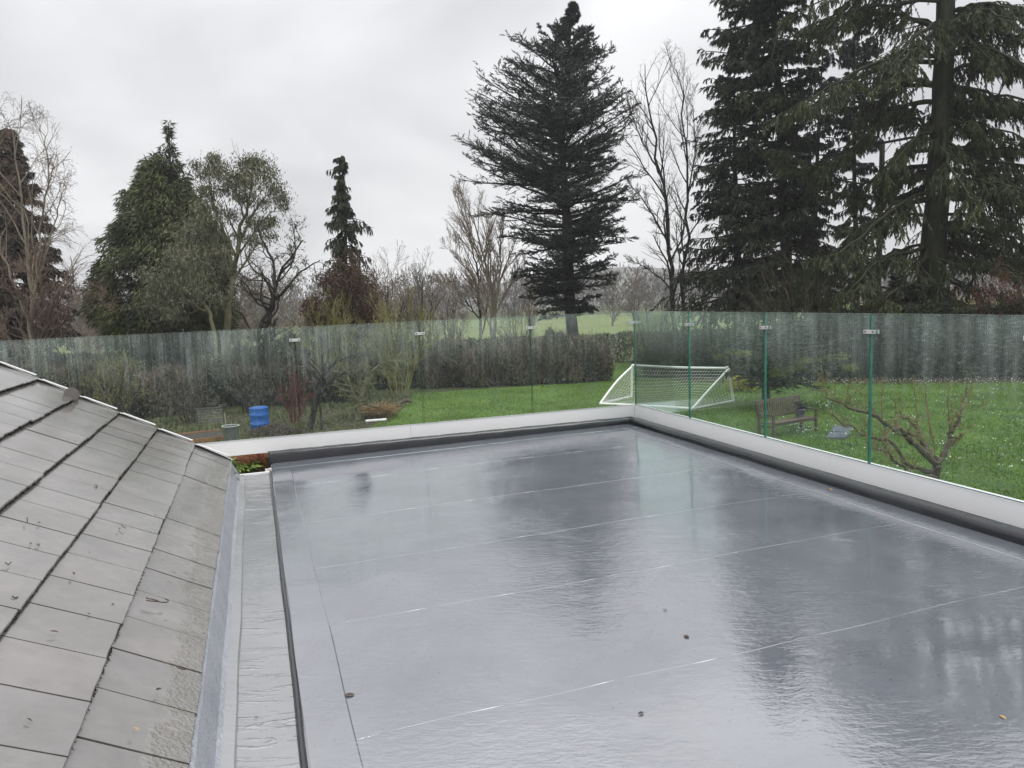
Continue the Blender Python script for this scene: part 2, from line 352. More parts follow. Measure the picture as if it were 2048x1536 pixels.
# ground
def grassmat(name, cols, scale=0.5, spec=0.2, rough=0.75, bscale=30, patch=(0.35, 0.65)):
    m, nt, b, out = newmat(name); v = coords(nt)
    f = math_(nt, 'ADD', math_(nt, 'MULTIPLY', noise(nt, scale, 5, 0.65, v, 0.4), 0.6), math_(nt, 'MULTIPLY', noise(nt, scale*14, 6, 0.75, v), 0.4))
    n = len(cols); nt.links.new(ramp(nt, f, [(patch[0] + (patch[1]-patch[0])*i/(n-1), c) for i, c in enumerate(cols)]), b.inputs['Base Color'])
    b.inputs['Roughness'].default_value = rough; b.inputs['Specular IOR Level'].default_value = spec
    bump(nt, noise(nt, bscale, 5, 0.8, v), 0.8, 0.05, b); return m
MAT['ground'] = grassmat('rough_ground', [(0.035, 0.045, 0.018), (0.06, 0.075, 0.03), (0.085, 0.07, 0.045)])
MAT['lawn'] = grassmat('wet_lawn', [(0.075, 0.080, 0.035), (0.075, 0.135, 0.026), (0.105, 0.185, 0.032), (0.165, 0.210, 0.060)], 0.45)
MAT['field'] = grassmat('pasture', [(0.105, 0.135, 0.045), (0.145, 0.180, 0.055), (0.185, 0.210, 0.080)], 0.08, bscale=3)
MAT['plot'] = grassmat('vegetable_soil', [(0.035, 0.028, 0.018), (0.065, 0.055, 0.032), (0.075, 0.10, 0.035)], 1.2)
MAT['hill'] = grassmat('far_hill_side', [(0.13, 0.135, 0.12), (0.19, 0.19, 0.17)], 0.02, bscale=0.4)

# ---------------------------------------------------------------- setting: ground, field, hills
def sheet(name, poly, z, mat, sub=1):
    poly = np.asarray(poly, float); V = np.c_[poly, np.full(len(poly), z)]
    me = bpy.data.meshes.new(name); me.from_pydata([tuple(p) for p in V], [], [tuple(range(len(V)))]); me.update(); me.materials.append(mat)
    o = bpy.data.objects.new(name, me); COL.objects.link(o); tag(o, kind='structure'); return o
sheet('ground', [(-420, -60), (420, -60), (420, 430), (-420, 430)], 0.0, MAT['ground'])
sheet('field', [(-250, 46), (60, 45.5), (250, 44), (330, 152), (-330, 152)], 0.008, MAT['field'])
lawnpts = [(-3.2, 5), (40, 5), (34, 27.5), (19.7, 30.2), (11, 33), (6.8, 36), (6.9, 45), (4.8, 45), (4.0, 35.2), (-4.4, 33.5), (-4.2, 28), (-5.2, 22), (-5.4, 14)]
sheet('lawn', lawnpts, 0.012, MAT['lawn'])
sheet('vegetable_plot', [(-22, 12), (-5.6, 12), (-5.4, 21), (-4.4, 27), (-4.6, 33), (-22, 34)], 0.008, MAT['plot'])
# hill beyond the field
gx, gy = np.meshgrid(np.linspace(-400, 400, 60), np.linspace(255, 425, 16)); tt = (gy-255)/170
gz = -0.3 + tt**1.3*(9 + 7*np.sin(gx/90+0.6) + 3*np.sin(gx/31)) ; V = np.stack([gx, gy, gz], -1).reshape(-1, 3)
Fq = np.array([[r*60+c, r*60+c+1, (r+1)*60+c+1, (r+1)*60+c] for r in range(15) for c in range(59)])
tag(mk('hill', V, Fq, MAT['hill'], smooth=True), kind='structure')

# ---------------------------------------------------------------- flat roof
flat_roof = thing('flat_roof', D(-2, -4, -GZ), 'wet grey flat roof of welded membrane sheets with black kerb around it', 'roof')
A0 = -3.93                                   # left edge of the main deck
def dz(a): return 0.0105*a                   # slight fall towards the gutter
PH = rng.uniform(0, 6, 6)
def membrane(b0, b1, a0, a1, z0, z1, name='membrane_sheet', mat='deck', na=60, wob=0.0018):
    """one sheet; front edge (b0) rides on its neighbour; slight buckles"""
    nb = max(2, int(abs(b1-b0)/0.08)); aa = np.linspace(a0, a1, na); bb = np.linspace(b0, b1, nb)
    A, B = np.meshgrid(aa, bb); t = (B-b0)/(b1-b0)
    ph = PH
    Z = dz(A) + z0 + (z1-z0)*t + wob*(np.sin(A*2.1+ph[0]+B)*np.sin(B*1.7+ph[1]) + 0.5*np.sin(A*5.3+ph[2])*np.sin(B*4.1+ph[3]))
    edge = (0.008*np.sin(A*2.3+ph[4]+b0) + 0.004*np.sin(A*7.9+b0*3))*(np.abs(t) < 1e-6) + 0.004*np.sin(A*2.9+ph[5])*(np.abs(t-1) < 1e-6)
    V = C0 + A[..., None]*u1 + (B+edge)[..., None]*u2 + Z[..., None]*u3
    V = V.reshape(-1, 3); Fq = [[r*na+c, r*na+c+1, (r+1)*na+c+1, (r+1)*na+c] for r in range(nb-1) for c in range(na-1)]
    nv = len(V); skirt = V[:na] - u3*0.0008 - u2*(0.0022 + 0.0018*np.sin(np.arange(na)*0.9+b0))[:, None]; V = np.vstack([V, skirt]); Fq += [[nv+c, nv+c+1, c+1, c] for c in range(na-1)]
    return mk(name, V, Fq, MAT[mat], flat_roof, smooth=False)
seams = [0.02, -1.06, -2.25, -3.25, -4.10, -5.12, -6.2, -7.4, -9.2]
for i in range(len(seams)-1):
    membrane(seams[i+1]-0.0, seams[i]+0.03, A0, 0.01, 0.0009, 0.0) .data.materials[0]
# corner fillet strips laid along the kerbs and the gutter edge
def strip(a0, a1, b0, b1, z, mat='deck', name='lap_strip', n=50, along='b', hh=0.0012):
    s = np.linspace(0, 1, n); m = MB(); w1 = 0.003*np.sin(s*41+rng.uniform(0, 6)); w2 = 0.003*np.sin(s*33+rng.uniform(0, 6))
    if along == 'b': pa = [(a0+w1[i], b0+(b1-b0)*s[i]) for i in range(n)]; pb = [(a1+w2[i], b0+(b1-b0)*s[i]) for i in range(n)]
    else: pa = [(a0+(a1-a0)*s[i], b0+w1[i]) for i in range(n)]; pb = [(a0+(a1-a0)*s[i], b1+w2[i]) for i in range(n)]
    V = []
    for (p, q) in zip(pa, pb):
        oa, ob = (0.005, 0) if along == 'b' else (0, 0.005)
        V += [D(p[0]-oa, p[1]-ob, dz(p[0])+z-hh*2), D(p[0], p[1], dz(p[0])+z), D(q[0], q[1], dz(q[0])+z), D(q[0]+oa, q[1]+ob, dz(q[0])+z-hh*2)]
    Fq = []
    for i in range(n-1):
        o = i*4
        for j in range(3): Fq.append([o+j, o+j+4, o+j+5, o+j+1])
    return mk(name, V, Fq, MAT[mat], flat_roof)
strip(-0.195, 0.0, -9.2, -0.02, 0.0040); strip(A0+0.02, -0.02, -0.24, -0.0, 0.0050, along='a'); strip(A0+0.005, A0+0.17, -9.2, -0.3, 0.0040)
# gutter strip and its lip
def rib(prof, b0, b1, name, mat, n=60, wob=0.0, smooth=False, par=None):
    """extrude an (a, z) profile along b"""
    bs = np.linspace(b0, b1, n); k = len(prof); V = []
    for b in bs:
        for (a, z) in prof: V.append(D(a + wob*math.sin(b*3.1+a*9)+wob*0.6*math.sin(b*7.7), b, z + wob*0.7*math.sin(b*4.3+a*20)))
    Fq = [[i*k+j, i*k+j+1, (i+1)*k+j+1, (i+1)*k+j] for i in range(n-1) for j in range(k-1)]
    return mk(name, V, Fq, MAT[mat] if isinstance(mat, str) else mat, par or flat_roof, smooth=smooth)
gz0 = dz(A0)-0.004
rib([(-4.215, gz0+0.004), (-4.205, gz0), (-4.08, gz0-0.006), (A0-0.024, gz0), (A0-0.019, gz0-0.006)], -9.2, -0.37, 'gutter_sheet', 'gutter', wob=0.0015)
rib([(-4.232, gz0+0.02), (-4.222, gz0+0.0165), (-4.165, gz0+0.0065), (-4.158, gz0+0.001)], -9.2, -0.42, 'gutter_lip', 'lip', wob=0.003)
# the dark welt between gutter and deck
an = np.linspace(-0.4, math.pi+0.4, 9)
rib([(A0-0.010+0.012*math.cos(t), gz0+0.004+0.011*math.sin(t)) for t in an], -9.2, -0.36, 'welt', 'kerb', n=90, wob=0.002, smooth=True)
# pale drip trim at the gutter's open end
mb = MB(); mb.box(D(-4.2, -0.385, gz0-0.05), u1*0.26, u2*0.022, u3*0.062); mb.build('drip_trim', MAT['trim'], flat_roof)
mb = MB(); mb.box(D(-4.245, -0.43, gz0+0.0), u1*0.075, u2*0.05, u3*0.018); mb.box(D(-3.985, -0.36, gz0+0.0), u1*0.06, u2*0.04, u3*0.03); mb.build('end_clip', MAT['steel'], flat_roof)
# black rounded kerb
kp = [(0.0, -0.05), (0.004, 0.035), (0.012, 0.058), (0.026, 0.074), (0.044, 0.081), (0.060, 0.079), (0.073, 0.068), (0.080, 0.050), (0.088, 0.040), (0.120, 0.040), (0.166, 0.0475)]
def kerbrun(side):
    n = 80; V = []; k = len(kp)
    for i in range(n):
        s = i/(n-1)
        for (d, z) in kp:
            w = 0.0022*math.sin(s*60+d*30) + 0.0015*math.sin(s*141)
            if side == 'back': V.append(D((d+0.0) + (A0-0.005-d)*s, d+w, z+w*0.6))
            else: V.append(D(d+w, d + (-9.2-d)*s, z+w*0.6))
    Fq = [[i*k+j, i*k+j+1, (i+1)*k+j+1, (i+1)*k+j] for i in range(n-1) for j in range(k-1)]
    if side == 'back':
        V = V + [D(A0-0.005, 0.0, -0.1), D(A0-0.005, 0.15, -0.1)]; b = (n-1)*k; e0 = len(V)-2
        Fq += [[b+j, b+j+1, e0+1 if j > 4 else e0, e0+1 if j > 4 else e0] for j in range(0)]
    return mk('kerb', V, Fq, MAT['kerb'], flat_roof, smooth=True)
kerbrun('back'); kerbrun('right')
mb = MB(); mb.add([D(A0-0.005, 0.0, -0.12)]+[D(A0-0.005, d, z) for d, z in kp[1:10:2]]+[D(A0-0.005, 0.15, 0.038), D(A0-0.005, 0.15, -0.12)], [[0,1,2,6],[2,3,4,6],[4,5,6,6]][:2]+[[4,5,6,0]][:0])
mb.tube([D(A0-0.012, 0.005, -0.07), D(A0-0.012, 0.008, 0.03), D(A0-0.010, 0.02, 0.06), D(A0-0.008, 0.05, 0.071), D(A0-0.008, 0.075, 0.055)], 0.012, 8)
mb.build('kerb_end', MAT['kerb'], flat_roof)
# building under the deck
mb = MB(); mb.box(D(-3.94, -9.2, -GZ+0.01), u1*4.05, u2*9.33, u3*(GZ-0.08)); mb.box(D(-9.0, -9.2, -GZ+0.01), u1*5.05, u2*8.5, u3*(GZ-0.22)); mb.box(D(-3.93, -9.2, -0.075), u1*3.95, u2*9.22, u3*0.028)
mb.box(D(-4.23, -9.2, -0.24), u1*0.29, u2*8.8, u3*0.18)
mb.build('house_wall', MAT['wall'], flat_roof)

# ---------------------------------------------------------------- slate roof
slate_roof = thing('slate_roof', D(-6, -4, -GZ), 'pitched roof of wet grey slates with dark stepped courses left of the flat roof', 'roof')
TH = math.radians(30); SD = -math.cos(TH)*u1 + math.sin(TH)*u3; SN = math.sin(TH)*u1 + math.cos(TH)*u3     # up-slope, normal
E0 = D(-4.275, 0, 0.150)
def S(s, b, h=0.0): return E0 + s*SD + b*u2 + h*SN
PITCHS, TILT, THK = 0.325, 0.029, 0.0105
mb = MB(); mb.box(S(0.01, -9.3, -0.045), SD*2.55, u2*8.62, SN*0.026); mb.build('underlay', MAT['batten'], slate_roof)
def slate_mesh(i):
    r = np.random.default_rng(100+i); w, l = 0.292, 0.385; n = 6
    # top outline with slightly uneven tail edge; z: tail raised by TILT
    jx = r.normal(0, 0.0012, n+1); pts = []
    for j in range(n+1): pts.append((jx[j], w*j/n))
    V = []
    for (x, y) in pts: V.append(np.array([x, y, 0]))
    for (x, y) in pts: V.append(np.array([l, y, 0]))
    V = np.array(V); top = V.copy(); bot = V.copy(); top[:, 2] = THK; k = n+1
    ch = top[:k].copy(); ch[:, 0] += -0.0; top[:k, 0] += 0.003; ch[:, 2] -= 0.003      # chamfered tail
    VV = np.vstack([top, bot, ch]); T, B_, Ch = 0, 2*k, 4*k; Fq = []
    for j in range(n):
        Fq += [[T+j, T+k+j, T+k+j+1, T+j+1], [B_+j, B_+j+1, B_+k+j+1, B_+k+j], [Ch+j, T+j, T+j+1, Ch+j+1], [B_+j, Ch+j, Ch+j+1, B_+j+1]]
    Fq += [[T, Ch, B_, B_+k], [T+k, T, B_+k, B_+k], [T+n, T+k+n, B_+k+n, B_+n]][2:]
    Fq += [[B_, B_+k, T+k, T], [B_+k, B_+2*k-1, T+2*k-1, T+k]]
    me = bpy.data.meshes.new('slate'); me.from_pydata([tuple(v) for v in VV], [], [tuple(f) for f in Fq]); me.materials.append(MAT['slate']); me.update(); return me
SM = [slate_mesh(i) for i in range(6)]
slate_o = np.array(slate_roof['_o'])
nsl = 0
for k in range(8):
    TK = 0.009 if k == 0 else TILT; tl = TK/PITCHS
    ca, sa = math.cos(math.atan(tl)), math.sin(math.atan(tl))
    off = -0.67 - (0.0 if k % 2 == 0 else 0.148)
    bcur = -0.67; first = (k % 2 == 1)
    j = 0
    while bcur > -8.6 and nsl < 290:
        w = 0.146 if (first and j == 0) else 0.292
        s0 = PITCHS*k; x = SD*ca - SN*sa; zc = SN*ca + SD*sa; y = u2
        dh = rng.normal(0, 0.0012); rt = rng.normal(0, 0.0035); ds = rng.normal(0, 0.0025)
        x2 = nrm(x + y*rt); y2 = nrm(y - x*rt)
        org = S(s0+ds, bcur-w, TK+dh-0.004)
        o = bpy.data.objects.new('slate', SM[int(rng.integers(6))]); COL.objects.link(o); o.parent = slate_roof
        q = org - slate_o; scy = w/0.2955
        o.matrix_local = Matrix(((x2[0], y2[0]*scy, zc[0], q[0]), (x2[1], y2[1]*scy, zc[1], q[1]), (x2[2], y2[2]*scy, zc[2], q[2]), (0, 0, 0, 1)))
        bcur -= w + 0.0035; nsl += 1; j += 1
    # dirt and moss fringe packed under each tail, coloured dark to paint the gap's shadow
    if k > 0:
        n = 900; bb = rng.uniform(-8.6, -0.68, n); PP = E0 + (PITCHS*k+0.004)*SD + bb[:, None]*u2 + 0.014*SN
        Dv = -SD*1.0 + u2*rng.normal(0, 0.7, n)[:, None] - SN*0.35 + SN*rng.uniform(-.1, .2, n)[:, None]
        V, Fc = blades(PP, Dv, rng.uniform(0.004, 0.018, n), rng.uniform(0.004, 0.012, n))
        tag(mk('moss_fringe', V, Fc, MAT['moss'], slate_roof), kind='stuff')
# verge pieces
for k in range(8):
    s0 = PITCHS*k; m1_ = MB(); m1_.box(S(s0+0.035, -0.668, TILT+0.012), SD*0.27+SN*(-0.014), u2*0.034, SN*0.007); m1_.build('verge_clip', MAT['trim_lip'], slate_roof)
    m2_ = MB(); m2_.box(S(s0-0.004, -0.664, -0.03), SD*0.325, u2*0.012, SN*0.052); m2_.build('verge_board', MAT['batten'], slate_roof)
mb = MB(); mb.box(S(-0.01, -0.646, -0.04), SD*2.62, u2*0.016, SN*0.064); mb.build('barge_trim', MAT['trim'], slate_roof)
# lead flashing from eave to gutter
prof = [(-4.31, 0.150), (-4.270, 0.150), (-4.262, 0.140), (-4.243, 0.07), (-4.225, gz0+0.03), (-4.205, gz0+0.012)]
rib(prof, -9.2, -0.66, 'eave_flashing', 'lead', n=120, wob=0.002, par=slate_roof)
mb = MB(); mb.box(D(-4.29, -9.2, 0.05), u1*0.012, u2*8.5, u3*0.085); mb.build('eave_board', MAT['batten'], slate_roof)
# flashing wing sloping at the far end
V = [D(-4.262, -0.66, 0.132), D(-4.205, -0.66, gz0+0.012), D(-4.205, -0.42, gz0+0.02), D(-4.262, -0.62, 0.128)]
mk('flashing_end', V, [[0, 1, 2, 3]], MAT['lead'], slate_roof)
# small round disc standing at the verge
dc = P(143, 790.5, 1.0)-EYEP
def onplane(x, y, o, n):
    d = ray(x, y); t = ((o-EYEP)@n)/(d@n); return EYEP + d*t
pc = onplane(143, 789, S(0, -0.90, 0), u2)
disc = thing('metal_disc', pc - u3*0.06, 'small round grey metal disc standing on the edge of the slates', 'disc')
m_ = MB(); dn = nrm(EYEP-pc); dn[2] *= 0.2; dn = nrm(dn); ax = nrm(np.cross(dn, u3)); k = 24
rr = 0.056
V = [pc + rr*(ax*math.cos(t) + u3*math.sin(t)) + dn*q for q in (0.0, 0.006) for t in np.arange(k)*2*math.pi/k]
Fq = [[j, (j+1) % k, k+(j+1) % k, k+j] for j in range(k)]
for b in (0, k):
    for j in range(1, k-2, 2): Fq.append([b, b+j, b+j+1, b+j+2])
m_.add(V, Fq); m_.build('disc_plate', plain('disc_paint', (0.15, 0.14, 0.135), 0.5), disc)
m_ = MB(); m_.box(pc - u3*0.085 - ax*0.045 - dn*0.004, ax*0.09, -dn*0.012, u3*0.06); m_.build('bracket', plain('disc_bracket', (0.17, 0.16, 0.155), 0.5), disc)

# ---------------------------------------------------------------- balustrades
GT = 1.285
def pane(p0, dirv, w, z0, z1, outn, parent, t=0.0175):
    o = np.asarray(p0) - outn*t/2
    V = []
    for dn_ in (0, t):
        for dw in (0, w):
            for z in (z0, z1): V.append(o + outn*dn_ + dirv*dw + u3*z)
    V = np.array(V)   # idx: dn*4+dw*2+z
    Fq = [[0,2,3,1],[4,5,7,6],[0,1,5,4],[2,6,7,3],[1,3,7,5],[0,4,6,2]]
    off = rng.uniform(0, 50); uv = np.array([[off+dw, (z-z0)/(z1-z0)] for dn_ in (0, t) for dw in (0, w) for z in (z0, z1)])
    return mk('glass_pane', V, Fq, [MAT['glass'], MAT['glass_edge'], MAT['glass_top']], parent, uv=uv, matidx=[0, 0, 1, 1, 2, 1])
def clamp(p, dirv, outn, parent):
    m = MB()
    for s in (-1, 1):
        c = p + outn*s*0.0155 - u3*0.0
        m.box(c - dirv*0.052 - outn*0.006 - u3*0.014, dirv*0.104, outn*0.012, u3*0.028)
    m.box(p - dirv*0.004 - outn*0.012 - u3*0.011, dirv*0.008, outn*0.024, u3*0.022)
    c = m.build('clamp', MAT['steel'], parent)
    for s in (-1, 1):
        q = p + dirv*s*0.036 - outn*0.0215; mm = MB(); mm.tube([q, q - outn*0.003], 0.0065, 8)
        mm.build('screw', MAT['screw'], c)
TB, TT = 0.048, 0.190
gc = 0.160
bb_ = thing('glass_balustrade', D(-2.5, gc, 0.0), 'rain-streaked frameless glass balustrade in a grey channel along the back edge of the flat roof', 'balustrade')
xs = [gc+0.028, -1.10, -2.34, -3.61, -7.6]
for i in range(4):
    a1 = xs[i] - (0.007 if i else 0.0); a0 = xs[i+1] + 0.007
    pane(D(a0, gc+0.03, 0), u1, a1-a0, 0.10, GT, u2, bb_)
for x in xs[1:4]: clamp(D(x, gc+0.03, 1.155), u1, u2, bb_)
def channel(along, parent):
    if along == 'back': o, e, s = D(-7.8, gc, 0), u1*(7.8+gc), u2
    else: o, e, s = D(gc, -9.4, 0), u2*(9.4+gc), u1
    ln = np.linalg.norm(e); ev = e/ln
    segs = 3
    for i in range(segs):
        m = MB(); q = o + ev*ln*i/segs; m.box(q + u3*TB, ev*(ln/segs-0.0025), s*0.018, u3*(TT-TB-0.0)); m.build('trim_panel', MAT['trim'], parent)
    m = MB(); m.box(o + s*0.0185 + u3*TB, e, s*0.042, u3*0.11); m.box(o + s*0.044 + u3*TB, e + ev*0.04, s*0.03, u3*(TT-TB)); m.build('channel_core', MAT['trim'], parent)
    m = MB(); m.box(o - s*0.002 + u3*(TT-0.001), e, s*0.0085, u3*0.005); m.build('trim_lip', MAT['trim_lip'], parent)
    m = MB(); m.box(o + s*0.007 + u3*(TT-0.004), e, s*0.0145, u3*0.010); m.build('gasket', MAT['gasket'], parent)
channel('back', bb_)
rb = thing('glass_balustrade', D(gc, -4.5, 0.0), 'rain-streaked frameless glass balustrade with green edges along the right side of the flat roof', 'balustrade')
ys = [gc+0.010, -0.985, -2.20, -3.391, -4.595, -5.8, -7.0, -9.3]
for i in range(7):
    b1 = ys[i] - (0.007 if i else 0.0); b0 = ys[i+1] + 0.007
    pane(D(gc+0.03, b0, 0), u2, b1-b0, 0.10, GT, u1, rb)
for y in ys[1:7]: clamp(D(gc+0.03, y, 1.155), u2, u1, rb)
# corner clamp
clamp(D(gc-0.01, gc+0.015, 1.155), nrm(u1-u2*0.2), nrm(u2+u1*0.2), rb)
channel('right', rb)

# ---------------------------------------------------------------- growth engine
def grow(P0, D0, Ln, R0, nseg, wob=0.15, trop=(0, 0, 0), taper=0.35, bend=None):
    n = len(P0); P_ = np.asarray(P0, float); d = nrm(D0); nodes = [P_]; dirs = [d]; rad = [R0]
    st = (Ln/nseg)[:, None]; trop = np.asarray(trop, float)
    for i in range(nseg):
        d = nrm(d + rng.normal(0, wob, (n, 3)) + trop/nseg*1.0)
        P_ = P_ + d*st; nodes.append(P_); dirs.append(d); rad.append(R0*(1-(1-taper)*(i+1)/nseg))
    return np.stack(nodes, 1), np.stack(dirs, 1), np.stack(rad, 1)
def spawn(nodes, dirs, rad, per, t0=0.2, t1=1.0, ang=(0.5, 1.0), flat=0.0, lratio=(0.4, 0.7), rratio=0.55, plen=None, lshape=0.5, keep_top=False):
    n, k, _ = nodes.shape; k -= 1
    idx = np.repeat(np.arange(n), per); m = len(idx)
    t = np.tile((np.arange(per)+0.5)/per, n) + rng.uniform(-0.5, 0.5, m)/per; t = t0 + (t1-t0)*np.clip(t, 0, 0.999)
    f = t*k; i = np.clip(f.astype(int), 0, k-1); fr = (f-i)[:, None]
    p = nodes[idx, i]*(1-fr) + nodes[idx, i+1]*fr; d = nrm(dirs[idx, i+1]); r = rad[idx, i]*(1-fr[:, 0]) + rad[idx, i+1]*fr[:, 0]
    a = rng.uniform(ang[0], ang[1], m); rv = nrm(np.cross(d, nrm(rng.normal(size=(m, 3)))))
    if flat > 0:
        side = nrm(np.cross(d, np.array([0, 0, 1.0]))+1e-6)*np.where(rng.random(m) < 0.5, 1, -1)[:, None]
        rv = nrm(rv*(1-flat) + side*flat*1.0)
    nd = d*np.cos(a)[:, None] + rv*np.sin(a)[:, None]
    L_ = plen[idx]*rng.uniform(lratio[0], lratio[1], m)*(1-lshape*t)
    return p, nd, L_, np.minimum(r*rratio, r), idx, t
def segs(nodes, rad):
    a, b = nodes[:, :-1].reshape(-1, 3), nodes[:, 1:].reshape(-1, 3); return a, b, rad[:, :-1].ravel(), rad[:, 1:].ravel()
class Outline:
    """silhouette in photo pixels at depth Z, used as the real crown's left and right spread"""
    def __init__(s, Z, rows, axis):
        s.Z = Z; rows = sorted(rows)
        L_ = np.array([P(xl, y, Z) for y, xl, xr in rows]); R_ = np.array([P(xr, y, Z) for y, xl, xr in rows])
        z = (L_[:, 2]+R_[:, 2])/2; o = np.argsort(z); s.z = z[o]; s.l = L_[o, 0]; s.r = R_[o, 0]
        ax = np.array([P(x, y, Z) for x, y in axis]); o = np.argsort(ax[:, 2]); s.az = ax[o, 2]; s.ax = ax[o, 0]; s.axp = ax[o]
    def axis(s, z): return np.interp(z, s.az, s.ax)
    def lr(s, z): return np.interp(z, s.z, s.l), np.interp(z, s.z, s.r)
    def length(s, z, phi):
        l, r = s.lr(z); x = s.axis(z); c = np.cos(phi); L_ = np.maximum(x-l, 0.05); R_ = np.maximum(r-x, 0.05); mean = (L_+R_)/2
        return np.where(c > 0, R_, L_)*c*c + mean*(1-c*c)
    def inside(s, p, k=1.0):
        l, r = s.lr(p[:, 2]); x = p[:, 0]; c = (l+r)/2; h = np.maximum((r-l)/2, 0.02)*k
        return (((x-c)/h)**2 + ((p[:, 1]-s.Z)/np.maximum(h, 0.8))**2 < 1.0) & (p[:, 2] < s.z[-1]+0.1)
def subdiv(pts, n, wob=0.0):
    pts = np.asarray(pts, float); m = len(pts); t = np.linspace(0, m-1, n); i = np.clip(t.astype(int), 0, m-2); f = (t-i)[:, None]
    # catmull-rom
    p0 = pts[np.clip(i-1, 0, m-1)]; p1 = pts[i]; p2 = pts[i+1]; p3 = pts[np.clip(i+2, 0, m-1)]
    q = 0.5*((2*p1) + (-p0+p2)*f + (2*p0-5*p1+4*p2-p3)*f**2 + (-p0+3*p1-3*p2+p3)*f**3)
    if wob: q[1:-1] += rng.normal(0, wob, (n-2, 3))
    return q
def tubesF(pts, rad, k=8):
    m = MB(); m.tube(pts, rad, k, cap=False); V = np.vstack(m.V); Fq = np.vstack(m.F)
    return V, np.vstack([Fq[:, [0, 1, 2]], Fq[:, [0, 2, 3]]])

def conifer(name, label, Z, axis, rows, r0, bark, leaf, nb=110, elev=(-0.1, 0.3), l2=12, l2len=0.32, flat=0.85, droop=0.0, tip_up=0.0, per=10,
            bl=0.22, bw=0.06, sag=0.0, zlow=None, cat_='tree', group=None, jit=0.22, l3=4, core=0.0, fill=0.1, hang=0.0, gaps=0.0, r1=0.02, whorl=0, maxR=None):
    O = Outline(Z, rows, axis); base = np.array([O.axp[0][0], Z, 0.0]); top = O.axp[-1]
    t = thing(name, base, label, cat_, group)
    ap = np.vstack([[base[0], Z, 0.0], O.axp]); ap[:, 1] = Z
    tp = subdiv(ap, 24, 0.02); fr = (tp[:, 2]/max(top[2], 1)); rad = r0*np.clip(1-fr, 0.03, 1)**0.8; rad[0] *= 1.3
    parts = [tubesF(tp, rad, 10)]
    z0 = O.z[0] if zlow is None else zlow; z1 = min(O.z[-1], top[2])
    q = rng.random(nb); z = z0 + (z1-z0)*q**0.9
    if whorl: z = z0 + (z1-z0)*(np.round(q*whorl)/whorl*0.85+q*0.15)
    phi = rng.uniform(0, 2*math.pi, nb); el_ = elev[0] + (elev[1]-elev[0])*((z-z0)/(z1-z0)) + rng.normal(0, 0.08, nb)
    Ln = O.length(z, phi)*rng.uniform(1-jit, 1.05, nb)/np.cos(np.clip(el_, -1.1, 1.1))
    if gaps: Ln *= np.where(rng.random(nb) < gaps, 0.45, 1.0)
    Dv = np.stack([np.cos(phi)*np.cos(el_), np.sin(phi)*np.cos(el_), np.sin(el_)], 1)
    # branches that rise start lower so that the tips sit in the outline
    zs = z - np.tan(el_)*Ln*np.cos(el_)*0.75; zs = np.clip(zs, z0*0.85, z1)
    P0 = np.stack([O.axis(zs), np.full(nb, Z), zs], 1)
    R_ = np.clip(0.02+0.012*Ln, 0.02, 0.16)*r1/0.02
    n1_, d1_, r1_ = grow(P0, Dv, Ln, R_, 6, 0.07, (0, 0, droop+tip_up), 0.2)
    a, b, ra, rb_ = segs(n1_, r1_); parts.append(prisms(a, b, ra, rb_, 4))
    p2, d2, L2, R2, i2, t2 = spawn(n1_, d1_, r1_, l2, 0.15, 1.0, (0.5, 1.05), flat, (l2len*0.6, l2len*1.2), 0.5, Ln, 0.55)
    L2 = np.clip(L2, 0.15, 3.0)
    n2, dd2, r2 = grow(p2, d2, L2, np.clip(R2*0.6, 0.008, 0.03), 3, 0.12, (0, 0, sag), 0.3)
    a, b, ra, rb_ = segs(n2, r2); parts.append(prisms(a, b, ra, rb_, 2))
    P3 = [n1_[:, 1:].reshape(-1, 3), n2.reshape(-1, 3)]
    # sprays along level 1 tips and level 2
    pr, dr, Lr, Rr, _, _ = spawn(n2, dd2, r2, l3, 0.05, 1.0, (0.4, 1.0), flat*0.8, (0.35, 0.7), 0.5, L2, 0.3)
    n3, d3, r3 = grow(pr, dr, Lr, np.full(len(pr), 0.006), 2, 0.15, (0, 0, sag*0.7-hang), 0.4)
    pb, db, Lb, Rb, _, _ = spawn(n3, d3, r3, per, 0.0, 1.0, (0.15, 0.7), flat*0.5, (0.9, 1.1), 0.5, np.full(len(n3), bl), 0.1)
    pt, dt, Lt, Rt, _, _ = spawn(n2, dd2, r2, max(2, per//2), 0.2, 1.0, (0.15, 0.7), flat*0.5, (0.9, 1.1), 0.5, np.full(len(n2), bl), 0.1)
    PB = np.vstack([pb, pt]); DB = np.vstack([db, dt]); DB[:, 2] -= hang; LB = np.concatenate([Lb, Lt])
    V, Fc = cat(parts); mk('trunk', V, Fc, bark, t)
    V, Fc = blades(PB, DB, LB*rng.uniform(0.6, 1.3, len(LB)), bw*rng.uniform(0.6, 1.3, len(LB)))
    mk('crown', V, Fc, leaf, t, rnd=np.clip(rng.normal(0.5, 0.2, len(Fc)), 0, 1))
    return t
